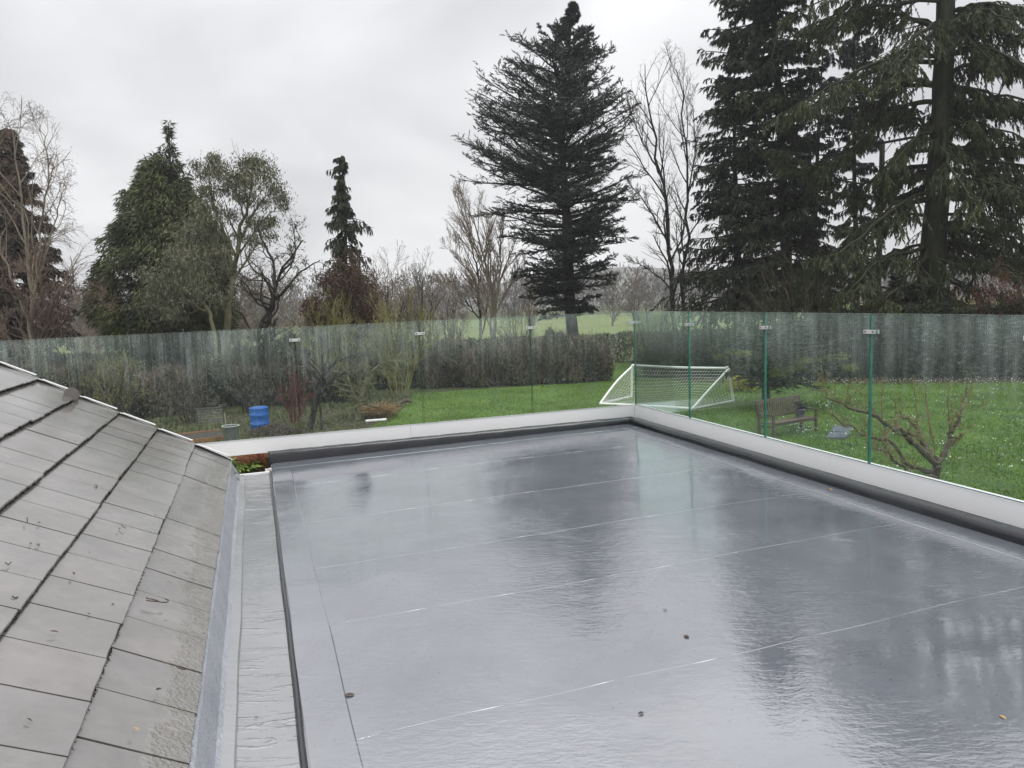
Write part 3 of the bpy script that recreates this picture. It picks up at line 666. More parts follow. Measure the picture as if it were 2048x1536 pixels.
def massive(name, label, Z, axis, rows, r0, bark, leaf, n=60000, bl=0.35, bw=0.12, lumps=160, lr=(0.35, 0.9), down=0.9, cat_='tree', group=None, vis=0.0, stems=None, zl=None, shell=0.25):
    """dense drooping cypress: many overlapping sprays around lumps near the crown's surface"""
    O = Outline(Z, rows, axis); base = np.array([O.axp[0][0], Z, 0.0]); t = thing(name, base, label, cat_, group)
    ap = np.vstack([[base[0], Z, 0.0], O.axp]); ap[:, 1] = Z; tp = subdiv(ap, 20, 0.02); fr = tp[:, 2]/tp[-1, 2]
    parts = [tubesF(tp, r0*np.clip(1-fr, 0.05, 1), 10)]
    z0, z1 = O.z[0], O.z[-1]; q = rng.random(lumps*3); z = z0 + (z1-z0)*q
    wdt = O.length(z, np.zeros_like(z)) + O.length(z, np.full_like(z, math.pi)); keep = rng.random(len(z)) < wdt/wdt.max()*0.9+0.2
    z = z[keep][:lumps]; m = len(z); phi = rng.uniform(0, 2*math.pi, m); Rm = O.length(z, phi)
    rad = np.clip(rng.uniform(lr[0], lr[1], m)*np.clip(Rm/2.2, 0.25, 1), 0.14, 3); rr_ = np.maximum(Rm - rad*0.9, 0)*np.where(rng.random(m) < shell, rng.uniform(0.2, 0.8, m), rng.uniform(0.85, 1.08, m))
    cen = np.stack([O.axis(z)+np.cos(phi)*rr_, Z+np.sin(phi)*rr_, z], 1)
    # limbs to lumps
    a0 = np.stack([O.axis(z-0.8), np.full(m, Z), np.maximum(z-0.8, 0.5)], 1); parts.append(prisms(a0, cen, np.full(m, 0.05), np.full(m, 0.015), 4))
    w = rad**2; k = rng.choice(m, n, p=w/w.sum()); v = nrm(rng.normal(size=(n, 3))); v[:, 2] *= 1.1
    r = rad[k]*rng.uniform(0.55, 1.08, n); p = cen[k] + v*r[:, None]
    outv = nrm(p - np.stack([O.axis(p[:, 2]), np.full(n, Z), p[:, 2]-0.5], 1))
    dv = outv*0.55 + v*0.35 + rng.normal(0, 0.3, (n, 3)); dv[:, 2] -= down
    ok = p[:, 2] > 0.1
    V, Fc = cat(parts); mk('trunk', V, Fc, bark, t)
    p, dv = p[ok], dv[ok]; n = len(p); V, Fc = blades(p, dv, bl*rng.uniform(0.5, 1.3, n), bw*rng.uniform(0.6, 1.3, n))
    tone = rng.random(m)[k][ok]
    mk('crown', V, Fc, leaf, t, rnd=np.clip(tone*0.6+rng.random(n)*0.4, 0, 1))
    return t
def bare(name, label, Z, stems, rows, bark, levels, cat_='tree', group=None, rmin=0.006, leafspec=None, k=(7, 4, 2, 2, 2), base=None, clip=1.0, twig=None, depth=0.25):
    """bare deciduous tree: stems = [([(x, y), ...], r_bottom, r_top)], levels = dicts for spawn/grow"""
    axis = [stems[0][0][0][:2], stems[0][0][-1][:2]]
    O = Outline(Z, rows, axis) if rows else None
    b0 = P(*stems[0][0][0][:2], Z); base = np.array([b0[0], Z, 0.0]) if base is None else base
    t = thing(name, base, label, cat_, group); parts = []; fine = []; N0, D0, R0 = [], [], []; L0 = []
    for pts, ra, rb_ in stems:
        w = np.array([P(q[0], q[1], Z + (q[2] if len(q) > 2 else 0.0)) for q in pts])
        if pts is stems[0][0] or w[0][2] < 1.5: w = np.vstack([[w[0][0], w[0][1], 0.0], w]) if w[0][2] > 0.3 else w
        dd = np.linalg.norm(w[-1]-w[0]); n = 17; q = subdiv(w, n, 0.006*dd); rad = ra*(1-np.linspace(0, 1, n)) + rb_*np.linspace(0, 1, n)
        parts.append(tubesF(q, rad, 8)); N0.append(q); R0.append(rad); D0.append(nrm(np.gradient(q, axis=0))); L0.append(dd)
    nodes, dirs, rad, Lp = np.stack(N0), np.stack(D0), np.stack(R0), np.array(L0)
    for li, lv in enumerate(levels):
        p, d, L_, R_, idx, tt_ = spawn(nodes, dirs, rad, lv['n'], lv.get('t0', 0.25), lv.get('t1', 1.0), lv.get('ang', (0.4, 0.9)), lv.get('flat', 0), lv.get('lr', (0.35, 0.6)), lv.get('rr', 0.6), Lp, lv.get('ls', 0.4))
        if li == 0: d[:, 1] *= lv.get('dy', 1.0)
        R_ = np.clip(R_, rmin, 9); nn, dd, rr_ = grow(p, d, L_, R_, lv.get('seg', (5, 4, 3, 3)[li]), lv.get('wob', 0.12), (0, 0, lv.get('up', 0.3)), 0.35)
        a, b, ra, rb_ = segs(nn, np.maximum(rr_, rmin*0.6))
        if O is not None: ok = O.inside(b, clip*rng.uniform(0.9, 1.05, len(b))); a, b, ra, rb_ = a[ok], b[ok], ra[ok], rb_[ok]
        (parts if li < 1 else fine).append(prisms(a, b, ra, rb_, k[li]))
        if O is not None:
            ok = O.inside(p, clip); nn, dd, rr_, L_ = nn[ok], dd[ok], rr_[ok], L_[ok]
        nodes, dirs, rad, Lp = nn, dd, rr_, L_
    V, Fc = cat(parts); mk('trunk', V, Fc, bark, t)
    V, Fc = cat(fine); tag(mk('twigs', V, Fc, twig or bark, t), kind='stuff')
    if leafspec:
        n, bl, bw, dn_, lm, sp_ = leafspec; q = nodes.reshape(-1, 3); s = rng.integers(0, len(q), n); p = q[s] + rng.normal(0, sp_, (n, 3))
        if O is not None: p = p[O.inside(p, 1.03)]
        n = len(p); dv = rng.normal(0, 1, (n, 3)); dv[:, 2] -= dn_
        V, Fc = leaves(p, dv, bl*rng.uniform(0.6, 1.3, n), bw*rng.uniform(0.6, 1.3, n)); mk('foliage', V, Fc, lm, t, rnd=rng.random(len(Fc)))
    return t
def clumpy(parent, centres, n, bl, bw, mat, name='foliage', down=1.2, flat=0.8):
    """leaf clusters around given centres [(p, r)]"""
    c = np.array([q[0] for q in centres]); r = np.array([q[1] for q in centres]); k = rng.choice(len(c), n, p=r**2/(r**2).sum())
    v = rng.normal(0, 0.5, (n, 3)); v[:, 2] *= flat; p = c[k] + v*r[k][:, None]; dv = rng.normal(0, 0.7, (n, 3)); dv[:, 2] -= down
    V, Fc = leaves(p, dv, bl*rng.uniform(0.6, 1.3, n), bw*rng.uniform(0.6, 1.3, n)); return mk(name, V, Fc, mat, parent, rnd=rng.random(n))
def hedge(name, label, path, h, w, mat, n, bl=0.12, bw=0.05, cat_='hedge', top=0.25, twigm=None, ntw=0, group=None, up=0.3, h_fn=None):
    path = np.asarray(path, float); seg = np.linalg.norm(np.diff(path, axis=0), axis=1); cum = np.r_[0, np.cumsum(seg)]
    t = thing(name, (path.mean(0)[0], path.mean(0)[1], 0), label, cat_, group)
    def pts(m, inner=0.0):
        s = rng.uniform(0, cum[-1], m); i = np.clip(np.searchsorted(cum, s)-1, 0, len(seg)-1); f = ((s-cum[i])/seg[i])[:, None]
        c = path[i]*(1-f) + path[i+1]*f; dr = nrm(path[i+1]-path[i]); nn = np.stack([-dr[:, 1], dr[:, 0]], 1)
        hh = np.interp(s/cum[-1], np.linspace(0, 1, len(h)), h) if hasattr(h, '__len__') else np.full(m, h)
        hh = hh*(1 + top*(0.35*np.sin(s*1.7+path[0, 0]) + 0.3*np.sin(s*4.1+1) + 0.2*np.sin(s*9.3+2)))
        q = rng.random(m)**0.7; z = hh*q; ww = w*(0.75+0.25*np.sin(s*2.9+z*2.3))*np.sqrt(np.clip(1-(q**4)*0.8, 0, 1))*0.5
        u = rng.uniform(-1, 1, m); u = np.sign(u)*np.abs(u)**0.5; xy = c + nn*(u*ww)[:, None]
        return np.c_[xy, z], hh
    p, hh = pts(n); dv = rng.normal(0, 1, (n, 3)); dv[:, 2] += up
    V, Fc = blades(p, dv, bl*rng.uniform(0.5, 1.4, n), bw*rng.uniform(0.6, 1.4, n)); mk('foliage', V, Fc, mat, t, rnd=rng.random(n))
    if ntw:
        p, hh = pts(ntw); p[:, 2] *= 0.85; dv = rng.normal(0, 0.5, (ntw, 3)); dv[:, 2] = np.abs(dv[:, 2])+0.7; dv = nrm(dv); l = rng.uniform(0.25, 0.8, ntw)
        q1 = p + dv*l[:, None]*0.55; q2 = q1 + nrm(dv+rng.normal(0, 0.3, dv.shape))*l[:, None]*0.45
        V, Fc = cat([prisms(p, q1, np.full(ntw, 0.011), np.full(ntw, 0.008), 2), prisms(q1, q2, np.full(ntw, 0.008), np.full(ntw, 0.004), 2)]); tag(mk('twigs', V, Fc, twigm, t), kind='stuff')
    return t
# ---------------------------------------------------------------- vegetation materials
MAT['bark_dark'] = barkmat('dark_wet_bark', (0.010, 0.009, 0.007), (0.034, 0.030, 0.023))
MAT['bark_moss'] = barkmat('mossy_bark', (0.010, 0.012, 0.006), (0.040, 0.044, 0.018))
MAT['bark_brown'] = barkmat('brown_bark', (0.05, 0.038, 0.028), (0.11, 0.085, 0.06))
MAT['bark_pale'] = barkmat('pale_bark', (0.15, 0.13, 0.095), (0.30, 0.27, 0.20))
MAT['bark_euc'] = barkmat('olive_pale_bark', (0.10, 0.10, 0.055), (0.23, 0.22, 0.13))
MAT['twig_red'] = barkmat('reddish_twigs', (0.11, 0.075, 0.06), (0.20, 0.14, 0.11))
MAT['twig_pink'] = barkmat('pale_birch_twigs', (0.19, 0.145, 0.11), (0.33, 0.26, 0.20))
MAT['twig_grey'] = barkmat('grey_twigs', (0.09, 0.08, 0.07), (0.17, 0.15, 0.13))
MAT['twig_lichen'] = barkmat('lichen_twigs', (0.12, 0.115, 0.04), (0.24, 0.23, 0.085))
MAT['twig_maroon'] = barkmat('maroon_twigs', (0.085, 0.025, 0.022), (0.17, 0.05, 0.04))
MAT['cedar'] = leafmat('cedar_needles', (0.008, 0.013, 0.011), (0.058, 0.078, 0.062))
MAT['spruce'] = leafmat('spruce_needles', (0.004, 0.008, 0.003), (0.034, 0.050, 0.016))
MAT['spruce2'] = leafmat('grey_spruce_needles', (0.004, 0.007, 0.005), (0.020, 0.028, 0.018))
MAT['bigfir'] = leafmat('fir_needles', (0.005, 0.010, 0.003), (0.070, 0.092, 0.020), 0.6)
MAT['cypress'] = leafmat('cypress_sprays', (0.012, 0.019, 0.005), (0.098, 0.115, 0.028), 0.55)
MAT['brownfir'] = leafmat('brownish_conifer', (0.014, 0.013, 0.008), (0.060, 0.046, 0.028), 0.5)
MAT['weep'] = leafmat('weeping_sprays', (0.010, 0.018, 0.008), (0.048, 0.066, 0.026))
MAT['olive'] = leafmat('olive_leaves', (0.07, 0.08, 0.045), (0.21, 0.21, 0.13))
MAT['euc'] = leafmat('eucalyptus_leaves', (0.04, 0.05, 0.02), (0.17, 0.16, 0.085))
MAT['beech'] = leafmat('dead_beech_leaves', (0.04, 0.022, 0.013), (0.13, 0.07, 0.038))
MAT['hedge_dark'] = leafmat('dark_hedge_leaves', (0.012, 0.017, 0.009), (0.050, 0.060, 0.026), 1.5)
MAT['hedge_brown'] = leafmat('brown_hedge_leaves', (0.035, 0.026, 0.018), (0.10, 0.075, 0.045), 1.5)
MAT['shrub'] = leafmat('mixed_shrub_leaves', (0.025, 0.032, 0.014), (0.10, 0.105, 0.045), 1.2)
MAT['yellow'] = leafmat('yellow_shrub_leaves', (0.20, 0.19, 0.03), (0.50, 0.45, 0.06), 3)
MAT['lichen'] = leafmat('lichen_tips', (0.07, 0.085, 0.02), (0.22, 0.23, 0.05), 1.5)
MAT['misty'] = leafmat('far_wood_foliage', (0.10, 0.095, 0.09), (0.19, 0.175, 0.165), 0.05)  # bare winter twigs, paled so the colour carries part of the haze fade
MAT['thicket'] = leafmat('winter_thicket', (0.07, 0.055, 0.042), (0.17, 0.135, 0.105), 0.1)

# ---------------------------------------------------------------- trees, left to right
conifer('conifer_tree', 'brownish cone-shaped conifer at the left edge behind the drooping birch', 42, [(22, 720), (15, 255)],
    [(250, 10, 20), (300, -5, 38), (350, -22, 58), (400, -40, 80), (480, -60, 108), (560, -75, 128), (620, -90, 140), (680, -95, 150), (740, -80, 140)], 0.32,
    MAT['bark_brown'], MAT['brownfir'], nb=300, elev=(-0.15, 0.25), l2=12, l2len=0.30, per=5, l3=3, bl=0.36, bw=0.12, droop=-0.3, hang=0.5, sag=-0.4, jit=0.18)
massive('cypress_tree', 'big broad drooping green cypress with a pointed spire, left of the eucalyptus', 44, [(365, 765), (345, 450), (337, 250)],
    [(248, 334, 341), (272, 328, 344), (295, 323, 348), (318, 306, 358), (335, 284, 370), (380, 262, 384), (430, 236, 408), (480, 214, 438), (520, 198, 450), (600, 192, 462), (650, 202, 465), (690, 225, 455)],
    0.5, MAT['bark_dark'], MAT['cypress'], n=120000, bl=0.32, bw=0.075, lumps=300, lr=(0.45, 0.95), down=0.8)
bare('birch_tree', 'tall bare birch with fine drooping reddish twigs at the left edge', 35,
    [([(62, 700), (60, 560), (40, 400), (25, 260)], 0.12, 0.02), ([(62, 640), (80, 480), (95, 330), (80, 250)], 0.06, 0.015), ([(60, 600), (105, 460), (130, 370)], 0.05, 0.012), ([(62, 660), (10, 520), (-20, 380), (-10, 280)], 0.06, 0.015)],
    [(195, -30, 60), (225, -60, 100), (270, -90, 125), (330, -110, 140), (400, -120, 150), (500, -130, 180), (600, -130, 200), (700, -120, 190)], MAT['bark_pale'],
    [dict(n=14, t0=0.3, ang=(0.3, 0.8), lr=(0.25, 0.5), up=0.35, seg=6), dict(n=8, ang=(0.3, 0.8), lr=(0.35, 0.6), up=-0.5, wob=0.15), dict(n=6, ang=(0.3, 0.8), lr=(0.5, 0.9), up=-1.0, wob=0.12, seg=5)],
    rmin=0.007, twig=MAT['twig_red'])
bare('thicket_tree', 'bare brown many-stemmed tree in front of the brownish conifer at the far left', 33,
    [([(75, 760), (95, 640), (150, 560)], 0.12, 0.02), ([(75, 740), (60, 640), (20, 560)], 0.10, 0.02), ([(78, 720), (120, 650), (215, 600)], 0.09, 0.02), ([(70, 740), (20, 680), (-50, 620)], 0.08, 0.02), ([(75, 700), (85, 600), (75, 520)], 0.08, 0.02)],
    [(480, 20, 120), (520, -40, 170), (580, -80, 225), (640, -90, 250), (700, -90, 240), (780, -60, 200)], MAT['bark_brown'],
    [dict(n=12, t0=0.15, ang=(0.3, 0.9), lr=(0.3, 0.6), up=0.4), dict(n=9, ang=(0.4, 0.9), lr=(0.35, 0.65), up=0.3), dict(n=6, ang=(0.4, 0.9), lr=(0.4, 0.8), up=0.1)], rmin=0.008, twig=MAT['twig_red'])
# olive grey small eucalyptus in front of the cypress
t = bare('eucalyptus_tree', 'olive grey eucalyptus with slanting pale stems in front of the big cypress', 38,
    [([(436, 780), (425, 650), (400, 600), (345, 565)], 0.13, 0.03), ([(402, 605), (385, 570), (378, 500), (400, 440)], 0.08, 0.02), ([(395, 590), (420, 530), (430, 480)], 0.05, 0.015)],
    None, MAT['bark_euc'], [dict(n=7, t0=0.4, ang=(0.4, 0.9), lr=(0.2, 0.4), up=0.2), dict(n=5, ang=(0.4, 0.9), lr=(0.4, 0.7), up=-0.1)], k=(5, 3), rmin=0.009)
def cl(Z, lst):
    return [(P(x, y, Z) + np.array([0, rng.normal(0, r*Z/F*0.6), 0]), r*Z/F) for x, y, r in lst]
clumpy(t, cl(38, [(400, 440, 32), (370, 470, 36), (425, 480, 32), (345, 520, 40), (390, 520, 45), (430, 530, 30), (320, 560, 36), (360, 575, 42), (410, 575, 38), (300, 600, 28), (345, 620, 34), (400, 410, 20), (285, 540, 14), (440, 600, 22), (445, 440, 16), (450, 500, 16)]),
    9500, 0.24, 0.042, MAT['olive'])
# tall eucalyptus
t = bare('eucalyptus_tree', 'tall pale-trunked eucalyptus with airy leaf clusters right of the big cypress', 39,
    [([(442, 790), (450, 650), (466, 580), (468, 530), (480, 460), (500, 400), (505, 340)], 0.20, 0.03), ([(466, 545), (450, 470), (425, 400), (415, 330)], 0.11, 0.02), ([(474, 500), (505, 430), (545, 380)], 0.09, 0.02), ([(470, 520), (520, 450), (560, 410)], 0.06, 0.02), ([(468, 560), (440, 500), (400, 350)], 0.05, 0.015)],
    None, MAT['bark_euc'], [dict(n=8, t0=0.35, ang=(0.35, 0.8), lr=(0.12, 0.28), up=0.4), dict(n=6, ang=(0.4, 0.9), lr=(0.4, 0.7), up=0.1)], k=(5, 3), rmin=0.009)
clumpy(t, cl(39, [(425, 325, 24), (405, 345, 22), (440, 345, 22), (395, 330, 14), (430, 312, 12), (420, 385, 24), (440, 420, 20), (405, 375, 14), (490, 330, 24), (515, 325, 24), (505, 318, 12), (535, 345, 24), (480, 355, 22), (510, 365, 26), (545, 372, 24), (560, 392, 20), (568, 412, 12), (460, 365, 20), (500, 400, 22), (475, 385, 20), (530, 405, 18),
    (470, 430, 18), (500, 440, 18), (528, 450, 22), (545, 440, 16), (480, 470, 16), (505, 480, 18), (540, 470, 14), (465, 350, 12), (450, 380, 14), (395, 400, 10), (430, 455, 14)]), 13500, 0.19, 0.042, MAT['euc'], down=1.3)
bare('twisted_tree', 'bare dark tree with twisted spreading limbs right of the tall eucalyptus', 34,
    [([(536, 770), (535, 655), (547, 615), (550, 575), (570, 530), (605, 480)], 0.15, 0.03), ([(515, 770), (520, 652), (545, 610), (535, 565), (505, 535), (490, 500)], 0.12, 0.02), ([(548, 600), (575, 575), (600, 545), (640, 520)], 0.08, 0.02), ([(550, 570), (545, 520), (520, 470), (515, 440)], 0.07, 0.02), ([(560, 548), (590, 510), (585, 450)], 0.06, 0.015), ([(545, 612), (500, 590), (480, 560)], 0.05, 0.015)],
    [(415, 520, 590), (430, 495, 630), (470, 480, 660), (530, 472, 665), (600, 475, 640), (680, 480, 640)], MAT['bark_dark'],
    [dict(n=9, t0=0.25, ang=(0.5, 1.1), lr=(0.2, 0.42), up=0.5, wob=0.35, seg=7), dict(n=6, ang=(0.5, 1.0), lr=(0.4, 0.7), up=0.4, wob=0.3), dict(n=4, ang=(0.4, 0.9), lr=(0.4, 0.8), up=0.2, wob=0.25)], rmin=0.007, twig=MAT['twig_grey'],
    leafspec=(900, 0.16, 0.05, 1.0, MAT['shrub'], 0.1))
conifer('weeping_conifer', 'thin ragged weeping conifer with a bent top, standing behind the brown shrubs', 43, [(695, 760), (692, 560), (690, 420), (680, 360), (683, 310)],
    [(310, 678, 690), (325, 664, 694), (345, 652, 692), (360, 670, 697), (385, 668, 702), (408, 643, 702), (430, 650, 712), (442, 648, 758), (465, 652, 735), (490, 645, 728), (515, 635, 752), (560, 638, 748), (620, 620, 760), (700, 620, 760)], 0.20,
    MAT['bark_dark'], MAT['weep'], nb=300, elev=(-0.1, 0.15), l2=7, l2len=0.45, per=5, l3=3, bl=0.24, bw=0.055, droop=-0.4, hang=1.0, sag=-1.2, jit=0.5, gaps=0.25, flat=0.5)
def shrub(name, label, Z, cx, y0, halfw, ytop, bark, twig, n=10, lv=None, leafspec=None, group=None, rmin=0.007, cat_='shrub', r=0.045):
    st = []
    for i in range(n):
        f = (i+0.5)/n*2-1 + rng.normal(0, 0.08); st.append(([(cx+f*halfw*0.15, y0), (cx+f*halfw*0.5, y0-(y0-ytop)*0.4), (cx+f*halfw*0.95, ytop+(y0-ytop)*(0.12+0.45*f*f+rng.uniform(0, 0.15)), rng.normal(0, halfw*Z/F*0.5))], r*rng.uniform(0.6, 1.1), 0.012))
    rows = [(ytop-4, cx-halfw*0.5, cx+halfw*0.5), (ytop+(y0-ytop)*0.15, cx-halfw*0.8, cx+halfw*0.8), (ytop+(y0-ytop)*0.4, cx-halfw, cx+halfw), (y0+10, cx-halfw*0.9, cx+halfw*0.9)]
    lv = lv or [dict(n=8, t0=0.15, ang=(0.25, 0.7), lr=(0.25, 0.5), up=0.5), dict(n=6, ang=(0.3, 0.8), lr=(0.4, 0.7), up=0.3), dict(n=4, ang=(0.3, 0.8), lr=(0.4, 0.8), up=0.2)]
    return bare(name, label, Z, st, rows, bark, lv, cat_=cat_, group=group, rmin=rmin, twig=twig, leafspec=leafspec, k=(4, 2, 2, 2))
shrub('beech_shrub', 'dense brown-leaved shrub in front of the weeping conifer', 38, 690, 790, 88, 505, MAT['bark_brown'], MAT['bark_brown'], n=14, leafspec=(26000, 0.10, 0.06, 0.6, MAT['beech'], 0.12))
shrub('lichen_shrub', 'yellow-green lichened shrub below the weeping conifer', 34, 665, 800, 75, 575, MAT['twig_lichen'], MAT['twig_lichen'], n=12)
shrub('lichen_shrub', 'yellow-green lichened shrub between the brown-leaved shrub and the pale birch', 33, 800, 800, 100, 560, MAT['twig_lichen'], MAT['twig_lichen'], n=14)
shrub('bare_shrub', 'tall bare reddish twiggy shrub right of the weeping conifer', 40, 778, 790, 62, 485, MAT['bark_brown'], MAT['twig_red'], n=11)
shrub('bare_shrub', 'bare grey-brown shrub with upright crooked stems left of the pale birch', 39, 850, 790, 48, 500, MAT['bark_dark'], MAT['twig_grey'], n=7)
bare('birch_tree', 'pale bare birch with upswept fan of twigs left of the cedar', 50,
    [([(988, 770), (990, 640), (975, 540), (945, 430)], 0.16, 0.03), ([(988, 640), (1000, 540), (1000, 450)], 0.10, 0.02), ([(985, 620), (950, 560), (905, 500)], 0.08, 0.02), ([(986, 600), (955, 500), (915, 410)], 0.08, 0.02), ([(990, 630), (1020, 570), (1045, 520)], 0.07, 0.02), ([(984, 600), (935, 590), (880, 560)], 0.05, 0.015)],
    [(362, 900, 945), (385, 880, 985), (420, 868, 1010), (480, 856, 1040), (540, 856, 1060), (600, 870, 1062), (660, 900, 1060)], MAT['bark_pale'],
    [dict(n=15, t0=0.2, ang=(0.3, 0.7), lr=(0.3, 0.5), up=0.9, seg=6), dict(n=9, ang=(0.3, 0.7), lr=(0.35, 0.6), up=0.5), dict(n=6, ang=(0.3, 0.7), lr=(0.4, 0.8), up=0.1)], rmin=0.010, twig=MAT['twig_pink'])
bare('bare_tree', 'thin dark-stemmed bare tree just left of the pale birch trunk', 52,
    [([(962, 770), (960, 620), (950, 520), (930, 450)], 0.12, 0.02), ([(960, 640), (930, 600), (900, 560)], 0.06, 0.015)], [(430, 880, 980), (500, 870, 1000), (600, 870, 1000), (700, 880, 990)], MAT['bark_dark'],
    [dict(n=14, t0=0.2, ang=(0.4, 0.8), lr=(0.3, 0.5), up=0.4), dict(n=7, lr=(0.35, 0.6), up=0.3), dict(n=4, lr=(0.4, 0.8), up=0.1)], rmin=0.008, twig=MAT['twig_grey'])
conifer('cedar_tree', 'tall blue-grey cedar with layered upswept branches standing alone in the middle', 50, [(1148, 720), (1140, 600), (1132, 420), (1122, 250), (1138, 100), (1147, 10)],
    [(8, 1144, 1150), (35, 1134, 1162), (60, 1112, 1184), (92, 1040, 1205), (110, 1010, 1215), (130, 1020, 1235), (160, 1000, 1272), (200, 938, 1272), (235, 960, 1262), (265, 930, 1270), (290, 892, 1262), (330, 908, 1240), (380, 930, 1268), (430, 955, 1280), (480, 985, 1252), (520, 1000, 1222), (555, 1035, 1235), (600, 1052, 1215), (632, 1060, 1190)], 0.42,
    MAT['bark_dark'], MAT['cedar'], nb=300, elev=(-0.10, 0.58), l2=16, l2len=0.35, per=9, l3=4, bl=0.21, bw=0.055, droop=0.0, tip_up=0.1, sag=0.15, jit=0.28, flat=0.85, whorl=0, gaps=0.04, r1=0.024)
t = bare('hanging_branch', 'x', 50, [([(1148, 560), (1180, 590), (1203, 620), (1205, 650)], 0.05, 0.015)], None, MAT['bark_dark'], [dict(n=8, t0=0.3, ang=(0.5, 1.0), lr=(0.15, 0.3), up=-1.0), dict(n=4, lr=(0.3, 0.5), up=-1.0)], k=(4, 3)) if False else None
bare('birch_tree', 'tall slender bare birch with two dark stems between the cedar and the tall spruce', 47,
    [([(1350, 770), (1346, 610), (1340, 480), (1318, 340), (1296, 220), (1290, 130)], 0.17, 0.02), ([(1362, 720), (1366, 560), (1375, 400), (1368, 260), (1352, 140)], 0.13, 0.02), ([(1343, 500), (1300, 420), (1262, 370)], 0.07, 0.015), ([(1320, 350), (1275, 260), (1255, 200)], 0.06, 0.012), ([(1346, 580), (1300, 540), (1260, 520)], 0.06, 0.012), ([(1370, 420), (1390, 300), (1385, 200)], 0.06, 0.012)],
    [(82, 1325, 1352), (115, 1290, 1375), (150, 1262, 1400), (200, 1245, 1420), (300, 1238, 1440), (420, 1232, 1450), (520, 1228, 1450), (620, 1230, 1450)], MAT['bark_dark'],
    [dict(n=17, t0=0.2, ang=(0.3, 0.8), lr=(0.14, 0.30), up=0.6, seg=6), dict(n=8, ang=(0.3, 0.8), lr=(0.35, 0.65), up=0.2), dict(n=5, ang=(0.3, 0.8), lr=(0.5, 0.9), up=-0.1)], rmin=0.0075, twig=MAT['twig_grey'])
conifer('spruce_tree', 'huge dark dense spruce rising past the top of the picture right of the slender birch', 42, [(1580, 760), (1572, 500), (1560, 250), (1548, 0), (1542, -290)],
    [(-290, 1535, 1550), (-200, 1500, 1590), (-100, 1450, 1610), (0, 1425, 1628), (50, 1408, 1640), (120, 1395, 1632), (200, 1400, 1620), (255, 1368, 1608), (300, 1380, 1612), (380, 1376, 1640), (450, 1372, 1640), (520, 1358, 1650), (570, 1335, 1650), (605, 1318, 1660), (650, 1330, 1660)], 0.36,
    MAT['bark_dark'], MAT['spruce'], nb=380, elev=(-0.25, 0.12), l2=14, l2len=0.30, per=6, l3=4, bl=0.26, bw=0.085, droop=0.15, hang=0.5, sag=-0.5, jit=0.3, flat=0.7, gaps=0.08)
conifer('spruce_tree', 'dark spruce with a broad low skirt overlapping the left flank of the huge spruce', 45, [(1478, 760), (1474, 500), (1470, 300), (1468, 90)],
    [(90, 1464, 1472), (150, 1445, 1500), (220, 1420, 1530), (300, 1400, 1560), (400, 1375, 1590), (480, 1365, 1600), (540, 1340, 1600), (590, 1305, 1600), (640, 1300, 1600)], 0.26,
    MAT['bark_dark'], MAT['spruce2'], nb=170, elev=(-0.25, 0.12), l2=11, l2len=0.32, per=7, l3=3, bl=0.25, bw=0.08, droop=0.1, hang=0.5, sag=-0.5, jit=0.3, flat=0.7, gaps=0.08)
conifer('spruce_tree', 'thin dark spruce with a bare lower trunk between the huge spruce and the utility pole', 47, [(1716, 760), (1712, 500), (1708, 250), (1720, 30)],
    [(25, 1712, 1730), (70, 1690, 1752), (130, 1665, 1775), (200, 1650, 1778), (280, 1650, 1762), (360, 1652, 1770), (430, 1650, 1775), (500, 1655, 1770), (560, 1650, 1770)], 0.22,
    MAT['bark_dark'], MAT['spruce2'], nb=150, elev=(-0.3, 0.15), l2=11, l2len=0.34, per=7, l3=3, bl=0.26, bw=0.07, droop=0.0, hang=0.8, sag=-0.7, jit=0.4, gaps=0.15, flat=0.6)
conifer('spruce_tree', 'dark sparse spruce behind the huge spruce on its right', 50, [(1622, 760), (1628, 500), (1640, 200), (1650, 40)],
    [(30, 1640, 1660), (100, 1615, 1690), (200, 1600, 1700), (300, 1590, 1700), (400, 1590, 1700), (500, 1590, 1700), (600, 1590, 1700)], 0.24,
    MAT['bark_dark'], MAT['spruce2'], nb=130, elev=(-0.3, 0.15), l2=10, l2len=0.34, per=6, l3=3, bl=0.28, bw=0.08, droop=0.0, hang=0.7, sag=-0.7, jit=0.45, gaps=0.2, flat=0.6)
shrub('bare_shrub', 'low reddish bare shrub between the pale birch and the crooked-stemmed shrub', 47, 905, 760, 45, 575, MAT['bark_brown'], MAT['twig_red'], n=9)
shrub('bare_shrub', 'low grey bare shrub at the foot of the pale birch on its right', 49, 1035, 750, 48, 585, MAT['bark_brown'], MAT['twig_grey'], n=9)
